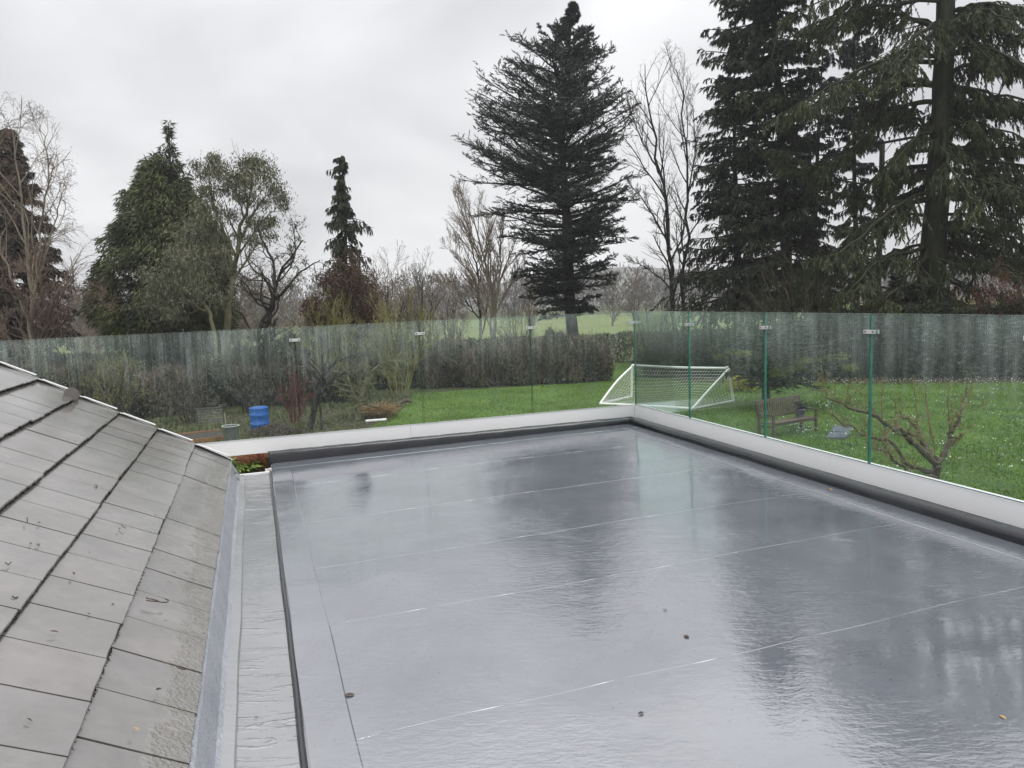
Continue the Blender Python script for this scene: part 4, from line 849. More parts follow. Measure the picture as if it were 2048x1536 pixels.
# the big fir on the right: explicit limbs
def bigfir():
    Z = 36; t = thing('fir_tree', np.array([P(1858, 700, Z)[0], Z, 0]), 'massive fir trunk with long spreading mossy limbs at the right edge', 'tree'); parts = []
    tp = np.array([P(x, y, Z) for x, y in [(1852, 700), (1858, 600), (1868, 480), (1878, 330), (1886, 160), (1892, 0), (1898, -170), (1908, -620)]]); tp = np.vstack([[tp[0][0], Z, 0], tp]); tp = subdiv(tp, 30, 0.015)
    hh = tp[:, 2]; rad = np.interp(hh, [0, 3, 8, 14, 22, 31], [0.78, 0.64, 0.50, 0.42, 0.30, 0.05]); parts.append(tubesF(tp, rad, 14))
    limbs = [  # ((x0,y0) on trunk, via..., tip), dz at tip
        [(1885, 60), (1800, 30), (1700, 25), (1600, 60)], [(1885, 130), (1780, 130), (1680, 180), (1590, 230)], [(1882, 200), (1790, 220), (1700, 300), (1640, 330)],
        [(1880, 175), (1800, 170), (1740, 215), (1480, 190)], [(1876, 300), (1800, 310), (1720, 370), (1560, 300)], [(1870, 390), (1790, 420), (1700, 500), (1650, 520)],
        [(1874, 280), (1820, 240), (1790, 215), (1750, 240)], [(1866, 430), (1800, 430), (1740, 470), (1690, 480)], [(1862, 500), (1800, 505), (1750, 530), (1700, 580)],
        [(1890, 20), (1960, 10), (2040, 15), (2140, 60)], [(1890, 80), (1950, 60), (2030, 70), (2150, 110)], [(1888, 110), (1960, 95), (2048, 130), (2160, 200)], [(1884, 170), (1950, 180), (2040, 200), (2160, 240)],
        [(1880, 215), (1950, 215), (2020, 215), (2140, 230)], [(1880, 290), (1960, 320), (2050, 330), (2160, 380)], [(1876, 340), (1950, 345), (2040, 370), (2150, 420)], [(1872, 390), (1960, 400), (2048, 410), (2150, 450)],
        [(1868, 450), (1950, 470), (2040, 490), (2140, 530)], [(1864, 500), (1940, 520), (2030, 540), (2120, 570)], [(1895, -60), (1800, -70), (1690, -20), (1600, 20)], [(1895, -60), (1990, -60), (2100, -20)], [(1892, -20), (1780, -10), (1690, 10), (1650, 60)],
        [(1884, 60), (1960, 20), (2060, 50)], [(1884, 150), (1950, 130), (2080, 160)], [(1882, 240), (1960, 250), (2090, 290)], [(1880, 320), (1940, 290), (2040, 300)], [(1876, 370), (1960, 360), (2080, 390)], [(1872, 430), (1960, 430), (2080, 460)], [(1868, 480), (1950, 490), (2060, 520)], [(1890, 20), (1930, 60), (1990, 130)], [(1884, 180), (1930, 230), (1990, 300)], [(1886, 40), (1830, 70), (1780, 140)], [(1880, 250), (1830, 280), (1770, 350)], [(1876, 350), (1820, 350), (1760, 410)],
        [(1898, -180), (1820, -190), (1700, -130)], [(1898, -180), (1990, -190), (2120, -140)], [(1900, -260), (1800, -270), (1680, -230)], [(1900, -260), (2000, -270), (2130, -220)], [(1902, -340), (1830, -350), (1700, -320)], [(1902, -340), (1990, -350), (2100, -330)], [(1896, -110), (1790, -120), (1640, -40)], [(1898, -200), (1770, -200), (1630, -150)], [(1900, -240), (1780, -250), (1640, -190)], [(1902, -300), (1800, -310), (1670, -290)], [(1902, -380), (1800, -390), (1680, -370)], [(1904, -420), (1830, -430), (1740, -410)], [(1904, -420), (1980, -430), (2060, -410)], [(1906, -500), (1850, -510), (1790, -490)], [(1906, -500), (1960, -510), (2020, -500)], [(1898, -140), (1800, -140), (1660, -60)], [(1898, -140), (2000, -150), (2140, -60)], [(1904, -300), (1780, -300), (1660, -260)],
        [(1884, 240), (1900, 330), (1960, 420)], [(1888, 120), (1900, 200), (1880, 330)], [(1880, 200), (1850, 260), (1800, 300)], [(1864, 480), (1820, 560), (1760, 600)], [(1864, 520), (1920, 570), (1990, 590)],
        [(1870, 420), (1900, 470), (1960, 560)], [(1895, -100), (1830, -60), (1740, 90)], [(1875, 330), (1840, 380), (1790, 390)], [(1858, 560), (1800, 585), (1740, 610)], [(1858, 560), (1910, 600), (1980, 620)]]
    N0, R0, Ls = [], [], []
    for i, l in enumerate(limbs):
        for rep in range(2 if i < 52 else 1):
            dpt = rng.uniform(-5.0, 5.0); yo = rng.normal(0, 12) if rep else 0; m = len(l)
            w = np.array([P(x, y + yo, Z + dpt*(j/(m-1))) for j, (x, y) in enumerate(l)]); w[0, 1] = Z
            q = subdiv(w, 13, 0.06); ln = np.linalg.norm(q[-1]-q[0]); r = np.linspace(min(0.12, 0.03+0.014*ln), 0.015, 13); parts.append(tubesF(q, r, 6)); N0.append(q); R0.append(r); Ls.append(ln)
    nodes, rad, Ls = np.stack(N0), np.stack(R0), np.array(Ls); dirs = nrm(np.gradient(nodes, axis=1))
    p, d, L_, R_, idx, tt_ = spawn(nodes, dirs, rad, 23, 0.15, 1.0, (0.5, 1.1), 0.8, (0.18, 0.40), 0.4, Ls, 0.55); L_ = np.clip(L_, 0.4, 2.6)
    n2, d2, r2 = grow(p, d, L_, np.clip(R_, 0.01, 0.04), 4, 0.12, (0, 0, -0.55), 0.3); parts.append(prisms(*segs(n2, r2), 3))
    p, d, L3, R_, idx, tt_ = spawn(n2, d2, r2, 9, 0.1, 1.0, (0.4, 1.0), 0.7, (0.30, 0.55), 0.5, L_, 0.4)
    d[:, 2] -= 0.5; n3, d3, r3 = grow(p, d, np.clip(L3, 0.2, 1.0), np.full(len(p), 0.007), 3, 0.12, (0, 0, -1.0), 0.4); parts.append(prisms(*segs(n3, r3), 2))
    V, Fc = cat(parts); mk('trunk', V, Fc, MAT['bark_moss'], t)
    pb, db, Lb, Rb, _, _ = spawn(n3, d3, r3, 11, 0.0, 1.0, (0.2, 0.8), 0.4, (0.9, 1.1), 0.5, np.full(len(n3), 0.2), 0.1)
    pt, dt, Lt, Rt, _, _ = spawn(n2, d2, r2, 9, 0.1, 1.0, (0.2, 0.8), 0.4, (0.9, 1.1), 0.5, np.full(len(n2), 0.2), 0.1)
    PB = np.vstack([pb, pt]); DB = np.vstack([db, dt]); DB[:, 2] -= 0.55; LB = np.concatenate([Lb, Lt]); print('bigfir blades', len(PB))
    V, Fc = blades(PB, DB, LB*rng.uniform(0.6, 1.3, len(LB)), 0.062*rng.uniform(0.6, 1.3, len(LB))); mk('crown', V, Fc, MAT['bigfir'], t, rnd=np.clip(rng.normal(0.5, 0.2, len(Fc)), 0, 1))
bigfir()
conifer('fir_sapling', 'low dark fir with flat green sprays below the massive trunk', 34, [(1795, 800), (1800, 560)],
    [(520, 1790, 1812), (560, 1740, 1860), (600, 1700, 1900), (640, 1690, 1930), (700, 1700, 1930)], 0.09, MAT['bark_dark'], MAT['spruce'], nb=60, elev=(0.0, 0.2), l2=9, per=6, l3=3, bl=0.2, bw=0.05, hang=0.2, jit=0.35, gaps=0.2)
# shrubs under the right-hand trees
shrub('bare_shrub', 'tangled bare olive-brown shrub under the huge spruce', 34, 1600, 800, 150, 440, MAT['bark_brown'], MAT['bark_moss'], n=15, lv=[dict(n=8, t0=0.2, ang=(0.4, 1.0), lr=(0.25, 0.5), up=0.1), dict(n=7, ang=(0.4, 0.9), lr=(0.4, 0.7), up=0.0), dict(n=4, lr=(0.4, 0.8), up=0.0)])
shrub('bare_shrub', 'dark bare shrub left of the huge spruce beside the slender birch', 44, 1310, 780, 75, 555, MAT['bark_dark'], MAT['twig_grey'], n=8)
shrub('red_shrub', 'reddish-leaved twiggy shrub at the right edge beneath the massive fir', 32, 1990, 800, 110, 520, MAT['bark_brown'], MAT['twig_maroon'], n=13, leafspec=(5000, 0.08, 0.05, 0.3, MAT['beech'], 0.15))
shrub('red_shrub', 'dark thorny brown shrub left of the massive fir trunk', 33, 1760, 800, 120, 560, MAT['bark_dark'], MAT['bark_brown'], n=12, leafspec=(3500, 0.08, 0.05, 0.3, MAT['beech'], 0.15))

# ---------------------------------------------------------------- far woods and pasture trees
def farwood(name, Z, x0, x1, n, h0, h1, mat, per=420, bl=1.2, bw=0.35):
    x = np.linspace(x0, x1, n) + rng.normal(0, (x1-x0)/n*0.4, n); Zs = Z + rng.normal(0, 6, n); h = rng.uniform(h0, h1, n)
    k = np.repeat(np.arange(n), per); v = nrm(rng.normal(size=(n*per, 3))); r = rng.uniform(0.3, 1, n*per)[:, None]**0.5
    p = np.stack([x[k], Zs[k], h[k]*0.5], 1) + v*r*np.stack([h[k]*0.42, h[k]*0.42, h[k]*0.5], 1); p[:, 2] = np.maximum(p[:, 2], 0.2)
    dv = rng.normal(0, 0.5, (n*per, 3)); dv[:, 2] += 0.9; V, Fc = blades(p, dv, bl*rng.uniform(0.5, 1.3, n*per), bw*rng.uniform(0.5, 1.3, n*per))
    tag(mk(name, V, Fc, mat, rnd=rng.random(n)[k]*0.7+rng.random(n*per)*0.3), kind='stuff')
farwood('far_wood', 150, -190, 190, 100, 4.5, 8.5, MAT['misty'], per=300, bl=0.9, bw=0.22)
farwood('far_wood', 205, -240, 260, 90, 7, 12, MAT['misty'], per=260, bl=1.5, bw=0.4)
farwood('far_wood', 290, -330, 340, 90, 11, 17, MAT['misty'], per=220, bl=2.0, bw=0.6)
farwood('near_wood', 92, -95, -8, 46, 5.5, 8.5, MAT['thicket'], per=420, bl=0.8, bw=0.09)
farwood('near_wood', 62, -58, -17, 24, 3.0, 5.2, MAT['thicket'], per=700, bl=0.6, bw=0.05)
for i, (px, Z, ht) in enumerate([(155, 66, 8.0), (200, 74, 8.5), (480, 62, 6.0), (505, 78, 7.5), (750, 72, 7.0), (830, 80, 8.0), (1060, 85, 6.5), (1225, 95, 7.0), (1270, 105, 7.5), (-60, 60, 9)]):
    hz = 614 - 0.0383*(px-502); yt = hz - (ht-EYE)*F/Z; yb = hz + (EYE-0.3)*F/Z
    lab = ['misty bare tree between the left conifer and the cypress', 'misty bare tree close to the left flank of the cypress', 'small bare tree in the field seen left of the twisted tree', 'bare misty tree behind the twisted tree',
           'bare misty tree behind the weeping conifer shrubs', 'bare misty tree in the field left of the pale birch', 'faint bare tree in the field behind the cedar trunk', 'faint bare tree in the mist right of the cedar', 'faint bare tree in the mist left of the dark shrub', 'bare tree in the mist outside the left edge'][i]
    w = ht*0.42*F/Z
    bare('bare_tree', lab, Z, [([(px, yb), (px+rng.normal(0, 3), (yb+yt)/2), (px+rng.normal(0, 8), yt+10)], 0.16, 0.03)], [(yt, px-w*0.3, px+w*0.3), (yt+(yb-yt)*0.3, px-w*0.9, px+w*0.9), (yt+(yb-yt)*0.6, px-w, px+w), (yb, px-w*0.6, px+w*0.6)], MAT['twig_grey'],
        [dict(n=20, t0=0.25, ang=(0.4, 0.9), lr=(0.3, 0.5), up=0.5), dict(n=8, lr=(0.35, 0.6), up=0.3), dict(n=5, lr=(0.4, 0.8), up=0.1)], rmin=0.016, twig=MAT['twig_red'] if i % 2 == 0 else MAT['twig_grey'])

# ---------------------------------------------------------------- hedges
hedge('far_hedge', 'long clipped brown hedge along the edge of the pasture', [(-30, 45), (-10, 45.2), (3, 45), (12, 45), (20, 44)], 1.75, 1.4, MAT['hedge_brown'], 60000, 0.13, 0.06, top=0.08, twigm=MAT['bark_brown'], ntw=5000)
hedge('garden_hedge', 'dark leafy garden hedge behind the lawn, left of the football goal', [(-4.2, 36.2), (-1, 35.8), (2.5, 35.9), (4.6, 36.2)], [1.6, 2.2, 1.4, 1.7, 2.3, 1.6, 1.9], 2.4, MAT['shrub'], 56000, 0.12, 0.06, top=0.5, twigm=MAT['twig_red'], ntw=14000)
hedge('garden_hedge', 'dark overgrown hedge behind the bench and the right-hand lawn', [(6.9, 37.5), (10.5, 35.5), (14, 33.6), (19.5, 31.6), (27, 29.5)], [1.7, 2.2, 3.0, 3.1, 2.9, 3.0], 2.6, MAT['hedge_dark'], 110000, 0.14, 0.065, top=0.12, twigm=MAT['bark_moss'], ntw=11000)
hedge('wild_hedge', 'unkempt brown and green thicket behind the vegetable plot', [(-27, 33), (-20, 35), (-15, 36), (-10, 36.5), (-4.5, 36.5)], [2.9, 2.6, 1.3, 1.1, 1.5, 2.5, 2.2, 1.6], 2.6, MAT['shrub'], 90000, 0.13, 0.055, top=0.2, twigm=MAT['bark_brown'], ntw=16000)
hedge('garden_hedge', 'low dark evergreen hedge behind the blue barrel', [(-15.5, 30.5), (-11, 31.2), (-6, 31.3)], [1.2, 1.5, 1.3], 1.6, MAT['hedge_dark'], 36000, 0.11, 0.06, top=0.2, twigm=MAT['bark_brown'], ntw=5000)
hedge('wild_hedge', 'tall bramble thicket at the left beyond the slates', [(-22, 26), (-17, 28.5), (-13, 30)], [2.4, 2.2, 1.5], 2.4, MAT['shrub'], 50000, 0.12, 0.05, top=0.25, twigm=MAT['twig_red'], ntw=12000)
# ---------------------------------------------------------------- garden trees seen through the glass
bare('apple_tree', 'small dark-trunked apple tree with a twiggy crown right of the blue barrel', 24.5,
    [([(618, 870), (632, 800), (645, 765), (650, 735)], 0.11, 0.05), ([(645, 765), (610, 735), (575, 715)], 0.05, 0.015), ([(650, 740), (690, 715), (730, 705)], 0.05, 0.015), ([(650, 740), (655, 700), (640, 675)], 0.05, 0.012), ([(640, 790), (670, 755), (700, 745)], 0.04, 0.012)],
    [(660, 600, 700), (690, 560, 760), (740, 550, 770), (800, 580, 740), (880, 590, 660)], MAT['bark_dark'],
    [dict(n=12, t0=0.3, ang=(0.4, 1.0), lr=(0.3, 0.6), up=0.3, wob=0.2), dict(n=7, lr=(0.35, 0.6), up=0.2, wob=0.2), dict(n=5, lr=(0.4, 0.8), up=0.1)], rmin=0.005, twig=MAT['twig_grey'])
bare('apple_tree', 'forked apple tree with pale lichened trunk beside the lawn edge', 26.5,
    [([(718, 850), (715, 815), (730, 775), (735, 745)], 0.12, 0.06), ([(718, 815), (705, 780), (690, 740)], 0.07, 0.03), ([(735, 750), (770, 725), (810, 722)], 0.05, 0.015), ([(733, 745), (735, 700), (745, 670)], 0.05, 0.012), ([(700, 760), (660, 740), (630, 735)], 0.04, 0.012), ([(735, 760), (760, 740), (780, 760)], 0.04, 0.012)],
    [(655, 690, 790), (690, 640, 830), (740, 630, 845), (790, 660, 810), (860, 690, 740)], MAT['bark_euc'],
    [dict(n=13, t0=0.3, ang=(0.4, 1.0), lr=(0.3, 0.6), up=0.2, wob=0.2), dict(n=7, lr=(0.35, 0.6), up=0.2, wob=0.2), dict(n=5, lr=(0.4, 0.8), up=0.1)], rmin=0.005, twig=MAT['twig_lichen'])
shrub('red_shrub', 'thin red-stemmed shrub between the blue barrel and the dark apple trunk', 26, 590, 850, 40, 735, MAT['twig_maroon'], MAT['twig_maroon'], n=9, rmin=0.006, r=0.02)
shrub('bare_shrub', 'bare grey bush behind the blue barrel', 29, 500, 840, 60, 720, MAT['bark_dark'], MAT['twig_grey'], n=9, r=0.03)
shrub('bare_shrub', 'bare brown bush left of the metal bin', 27, 380, 860, 70, 735, MAT['bark_brown'], MAT['twig_grey'], n=10, r=0.03)
shrub('lichen_shrub', 'olive-twigged shrub at the left just above the slates', 28, 230, 850, 80, 700, MAT['bark_brown'], MAT['twig_lichen'], n=11, r=0.03)
for x, Z, lb in [(300, 41, 'dark leaning tree trunk with ivy left of the cypress trunk'), (540, 45, 'grey forked field tree seen through the glass')]:
    bare('field_tree', lb, Z, [([(x-6, 765), (x-2, 720), (x+4, 685), (x+10, 640)], 0.16, 0.08), ([(x, 735), (x+22, 705), (x+45, 680)], 0.08, 0.03)], [(640, x-50, x+60), (680, x-60, x+70), (720, x-40, x+50), (770, x-20, x+20)], MAT['bark_dark'],
        [dict(n=12, t0=0.3, ang=(0.5, 1.0), lr=(0.3, 0.6), up=-0.2), dict(n=6, lr=(0.4, 0.6), up=-0.2)], k=(4, 3), rmin=0.01, leafspec=(1500, 0.14, 0.06, 0.8, MAT['hedge_dark'], 0.12))
conifer('yew_tree', 'spreading dark garden conifer with yellow-green tips beside the bench', 25.5, [(1532, 840), (1530, 720), (1528, 655)],
    [(640, 1480, 1580), (660, 1440, 1650), (690, 1395, 1700), (728, 1400, 1730), (742, 1468, 1725), (760, 1480, 1700), (775, 1490, 1640)], 0.17, MAT['bark_dark'], MAT['hedge_dark'], nb=75, elev=(-0.1, 0.15), l2=12, l2len=0.3, per=5, l3=3, bl=0.12, bw=0.035, jit=0.4, gaps=0.15, droop=0.1, r1=0.03)
yt = bpy.data.objects['yew_tree']
cs = [(x, y, r) for x, y, r in [(1470, 706, 14), (1490, 708, 10), (1545, 742, 14), (1570, 738, 16), (1600, 728, 14), (1590, 735, 12), (1650, 716, 14), (1680, 714, 10), (1445, 712, 10), (1610, 722, 10), (1555, 748, 10), (1700, 735, 10)]]
def tips():
    c = [(P(x, y, 25.0 + rng.uniform(-1.2, 0.6)), r*25/F) for x, y, r in cs]; n = 5200; cc = np.array([q[0] for q in c]); r = np.array([q[1] for q in c]); k = rng.integers(0, len(c), n)
    v = rng.normal(0, 0.55, (n, 3)); v[:, 2] *= 0.35; p = cc[k] + v*r[k][:, None]*1.4; dv = rng.normal(0, 0.6, (n, 3)); dv[:, 2] += 0.2
    V, Fc = blades(p, dv, rng.uniform(0.05, 0.13, n), rng.uniform(0.012, 0.03, n)); mk('new_tips', V, Fc, MAT['lichen'], yt, rnd=rng.random(n))
tips()
gb = G(1482, 783)
yb_ = thing('yellow_shrub', (gb[0], gb[1], 0), 'round yellow-leaved shrub behind the goal post', 'shrub')
clumpy(yb_, cl(gb[1], [(1482, 765, 16), (1465, 770, 12), (1500, 768, 14), (1475, 755, 10), (1495, 776, 12), (1460, 776, 8)]), 4200, 0.09, 0.045, MAT['yellow'], down=-0.3)
m = MB()
for i in range(9):
    a = rng.uniform(0, 6.28); m.tube([gb, gb + np.array([0.15*math.cos(a), 0.15*math.sin(a), 0.25]), gb + np.array([0.3*math.cos(a), 0.3*math.sin(a), 0.5])], 0.01, 4, cap=False)
m.build('stems', MAT['bark_brown'], yb_)
# pruned apple tree close to the house
def appletree():
    b = G(1872, 966); Z = b[1]; t = thing('apple_tree', (b[0], b[1], 0), 'hard-pruned bare apple tree with crooked limbs on the lawn right of the bench', 'tree'); parts = []
    def PP(l): return np.array([P(q[0], q[1], Z + (q[2] if len(q) > 2 else 0)) for q in l])
    limbs = [([(1872, 972), (1874, 940), (1872, 918)], .105, .09), ([(1874, 930), (1845, 905, -.2), (1822, 880, -.3), (1800, 862, -.4), (1768, 848, -.5), (1745, 826, -.6), (1712, 822, -.6), (1690, 812, -.7), (1652, 796, -.8)], .075, .02),
        ([(1868, 945), (1838, 938, .1), (1812, 925, .2), (1790, 890, .3), (1762, 880, .3), (1742, 872, .3), (1722, 868, .3), (1702, 852, .4), (1680, 845, .5), (1665, 828, .5)], .06, .015),
        ([(1876, 925), (1892, 900, .2), (1900, 870, .3), (1912, 850, .4), (1918, 828, .4), (1926, 810, .5), (1932, 778, .5)], .07, .018), ([(1872, 925), (1850, 890, .5), (1835, 868, .6), (1828, 850, .7), (1806, 832, .8), (1800, 822, .9)], .055, .02),
        ([(1848, 905), (1846, 890), (1832, 872), (1812, 866)], .035, .02), ([(1872, 955), (1830, 952, -.3), (1800, 930, -.5), (1775, 905, -.6), (1752, 898, -.6)], .045, .02), ([(1895, 895), (1912, 880), (1925, 870)], .025, .01),
        ([(1770, 848), (1770, 880), (1772, 900)], .02, .012), ([(1835, 868), (1800, 870), (1790, 855), (1792, 840)], .02, .01)]
    N0, R0, Ls = [], [], []
    for l, ra, rb_ in limbs:
        w = PP(l); n = 27; q = subdiv(w, n, 0.018); r = 0.85*np.linspace(ra, rb_, n)*(1+rng.normal(0, 0.17, n)); parts.append(tubesF(q, r, 8)); N0.append(q); R0.append(np.linspace(ra, rb_, n)); Ls.append(np.linalg.norm(q[-1]-q[0]))
    nodes, rad, Ls = np.stack(N0), np.stack(R0), np.array(Ls)
    m = MB(); m.add([nodes[0][0]+np.array([0.16*math.cos(a), 0.16*math.sin(a), -0.05]) for a in np.arange(8)*math.pi/4]+[nodes[0][4]+np.array([0.08*math.cos(a), 0.08*math.sin(a), 0]) for a in np.arange(8)*math.pi/4], [[j, (j+1) % 8, 8+(j+1) % 8, 8+j] for j in range(8)])
    Vq, Fq = np.vstack(m.V), np.vstack(m.F); parts.append((Vq, np.vstack([Fq[:, [0, 1, 2]], Fq[:, [0, 2, 3]]])))
    dirs = nrm(np.gradient(nodes, axis=1)); fine = []
    p, d, L_, R_, idx, tt_ = spawn(nodes[1:], dirs[1:], rad[1:], 17, 0.2, 1.0, (0.6, 1.2), 0, (0.14, 0.40), 0.4, Ls[1:], 0.2); d[:, 2] = np.abs(d[:, 2])*0.7
    n2, d2, r2 = grow(p, d, L_, np.clip(R_*0.6, 0.007, 0.016), 5, 0.26, (0, 0, 0.5), 0.4); fine.append(prisms(*segs(n2, r2), 4))
    p, d, L3, R_, idx, tt_ = spawn(n2, d2, r2, 6, 0.1, 1.0, (0.5, 1.1), 0, (0.15, 0.4), 0.6, L_, 0.3); n3, d3, r3 = grow(p, d, np.clip(L3, 0.03, 0.3), np.full(len(p), 0.0065), 2, 0.2, (0, 0, 0.2), 0.7); fine.append(prisms(*segs(n3, r3), 3))
    V, Fc = cat(parts); mk('trunk', V, Fc, MAT['bark_apple'], t); 
    # long upright shoots
    sh = [([(1835, 865, .6), (1832, 800, .6), (1826, 750, .6)], 0), ([(1862, 880, .7), (1852, 790, .7), (1846, 745, .7)], 0), ([(1900, 860, .3), (1896, 800), (1898, 765)], 0), ([(1765, 845), (1764, 790), (1766, 755)], 0), ([(1870, 900, .3), (1860, 850, .3), (1850, 800, .4), (1838, 775, .5)], 0), ([(1648, 796), (1640, 765), (1636, 745)], 0), ([(1655, 796), (1650, 770), (1656, 745)], 0), ([(1690, 812), (1700, 770), (1716, 760)], 0), ([(1700, 855), (1690, 850), (1684, 825)], 0), ([(1926, 815), (1940, 790), (1942, 760)], 0), ([(1918, 830), (1905, 815), (1900, 800)], 0), ([(1752, 828), (1735, 800), (1712, 775)], 0)]
    for l, _ in sh:
        q = subdiv(PP([(a[0], a[1], a[2] if len(a) > 2 else 0.0) for a in l]), 12, 0.012); fine.append(tubesF(q, np.linspace(0.017, 0.006, 12), 5)); nd = nrm(np.gradient(q, axis=0))
        p, d, L3, R_, idx, tt_ = spawn(q[None], nd[None], np.full((1, 12), 0.01), 16, 0.1, 1.0, (0.6, 1.1), 0, (0.03, 0.12), 0.6, np.array([1.2]), 0.3); n3, d3, r3 = grow(p, d, L3, np.full(len(p), 0.006), 2, 0.15, (0, 0, 0.1), 0.6); fine.append(prisms(*segs(n3, r3), 3))
    V, Fc = cat(fine); mk('shoots', V, Fc, MAT['twig_apple'], t)
MAT['bark_apple'] = barkmat('apple_bark', (0.040, 0.032, 0.020), (0.13, 0.105, 0.060), 5)
MAT['twig_apple'] = barkmat('apple_shoots', (0.12, 0.09, 0.035), (0.24, 0.18, 0.08), 5)
appletree()
# ---------------------------------------------------------------- utility pole
pb_ = np.array([P(1754, 600, 45)[0], 45, 0.0]); pt_ = P(1765, 284, 45)
pole = thing('utility_pole', pb_, 'dark wooden utility pole with a crossarm standing among the conifers', 'utility pole')
m = MB(); m.tube(subdiv([pb_, (pb_+pt_)/2, pt_], 8), np.linspace(0.19, 0.145, 8), 10); m.build('post', MAT['bark_moss'], pole, smooth=True)
c0, c1 = P(1742, 290, 45), P(1830, 274, 44.0); m = MB(); m.beam(c0, c1, 0.11, 0.13); m.build('crossarm', MAT['bark_dark'], pole)
MAT['ceramic'] = plain('brown_insulator', (0.06, 0.04, 0.035), 0.3)
for f in (0.02, 0.42, 0.97):
    q = c0*(1-f)+c1*f; m = MB(); m.tube([q+u3*0.05, q+u3*0.12, q+u3*0.17, q+u3*0.24, q+u3*0.28], [0.02, 0.03, 0.07, 0.06, 0.03], 8); m.build('insulator', MAT['ceramic'], pole, smooth=True)
for s in (0.12, 0.5):
    m = MB(); m.beam(c0*(1-s)+c1*s - u3*0.05, pt_ - u3*0.75, 0.03, 0.03); m.build('brace', MAT['bark_dark'], pole)

# ---------------------------------------------------------------- football goal
MAT['pvc'] = plain('white_goal_plastic', (0.80, 0.80, 0.78), 0.4, 0, 0.04, 3, 0.05)
MAT['net'] = plain('pale_net_cord', (0.62, 0.64, 0.60), 0.6, 0, 0.05, 3, 0.0)
nL, nR, mR, mL = G(1200, 809.5), G(1385, 819.5), G(1467, 804), G(1263, 795)
tR = P(1457, 738, mR[1]); tL = P(1264, 727, mL[1]); tL[2] = 1.27; tR[2] = 1.24
goal = thing('football_goal', (nL+nR+mR+mL)/4, 'white plastic football goal with a loose net, seen from behind on the lawn', 'football goal')
def bar(name, pts, r, sag=0.0, k=8):
    m = MB(); q = subdiv(np.array(pts), 14); q[:, 2] -= sag*np.sin(np.linspace(0, math.pi, 14)); m.tube(q, r, k); return m.build(name, MAT['pvc'], goal, smooth=True)
up_ = u3*0.04
bar('ground_bar', [nL+up_, (nL+nR)/2+up_*1.3, nR+up_], 0.044); bar('side_bar', [nL+up_, mL+up_], 0.044); bar('side_bar', [nR+up_, (nR+mR)/2+up_, mR+up_], 0.044)
bar('goal_post', [mL+up_, tL], 0.046); bar('goal_post', [mR+up_, tR+u3*0.0], 0.046)
bar('brace', [nL+up_, (nL+tL)/2+u3*0.10, tL-u3*0.05], 0.042); bar('brace', [nR+up_, (nR+tR)/2+u3*0.02, tR-u3*0.03], 0.042)
bar('crossbar', [tL, (tL+tR)/2-u3*0.03, tR+u3*0.0], 0.048)
m = MB(); m.tube([tR+u3*0.05, tR+u3*0.02-(tR-tL)*0.035], 0.035, 8); m.build('corner_piece', MAT['pvc'], goal)
def netpatch(fn, nu, nv, name):
    gu = np.linspace(0, 1, nu); gv = np.linspace(0, 1, nv); pp = np.array([[fn(u, v) for v in gv] for u in gu]); A_, B_ = [], []
    A_.append(pp[:-1].reshape(-1, 3)); B_.append(pp[1:].reshape(-1, 3)); A_.append(pp[:, :-1].reshape(-1, 3)); B_.append(pp[:, 1:].reshape(-1, 3))
    a = np.vstack(A_); b = np.vstack(B_); r = np.full(len(a), 0.0062); V, Fc = prisms(a, b, r, r, 3); return V, Fc
def back(u, v):
    t_ = tL + (tR-tL)*u; g_ = nL + (nR-nL)*u; q = t_*(1-v) + (g_+u3*0.04)*v; q = q.copy(); s = math.sin(math.pi*v); q[2] -= s*(0.20+0.12*math.sin(u*5+1)+0.12*math.sin(math.pi*u)); q[:2] += (nL-mL)[:2]*0.04*math.sin(u*11+v*5)*s
    if v < 0.3: q[2] -= 0.10*math.sin(math.pi*u)*(1-v/0.3)*0.5
    return q
def side(m0, t0_, n0):
    def f(u, v):       # u from post to back corner, v up
        top_ = t0_*(1-u) + (n0+u3*0.04)*u; bot_ = m0*(1-u) + n0*u + u3*0.04; q = top_*(1-v)+bot_*v; q = q.copy(); q[:2] += (nR-nL)[:2]*0.012*math.sin(u*7+v*6); return q
    return f
V, Fc = cat([netpatch(back, 37, 17, 'net'), netpatch(side(mL, tL, nL), 14, 11, 'net'), netpatch(side(mR, tR, nR), 14, 11, 'net')]); tag(mk('net', V, Fc, MAT['net'], goal), kind='stuff')

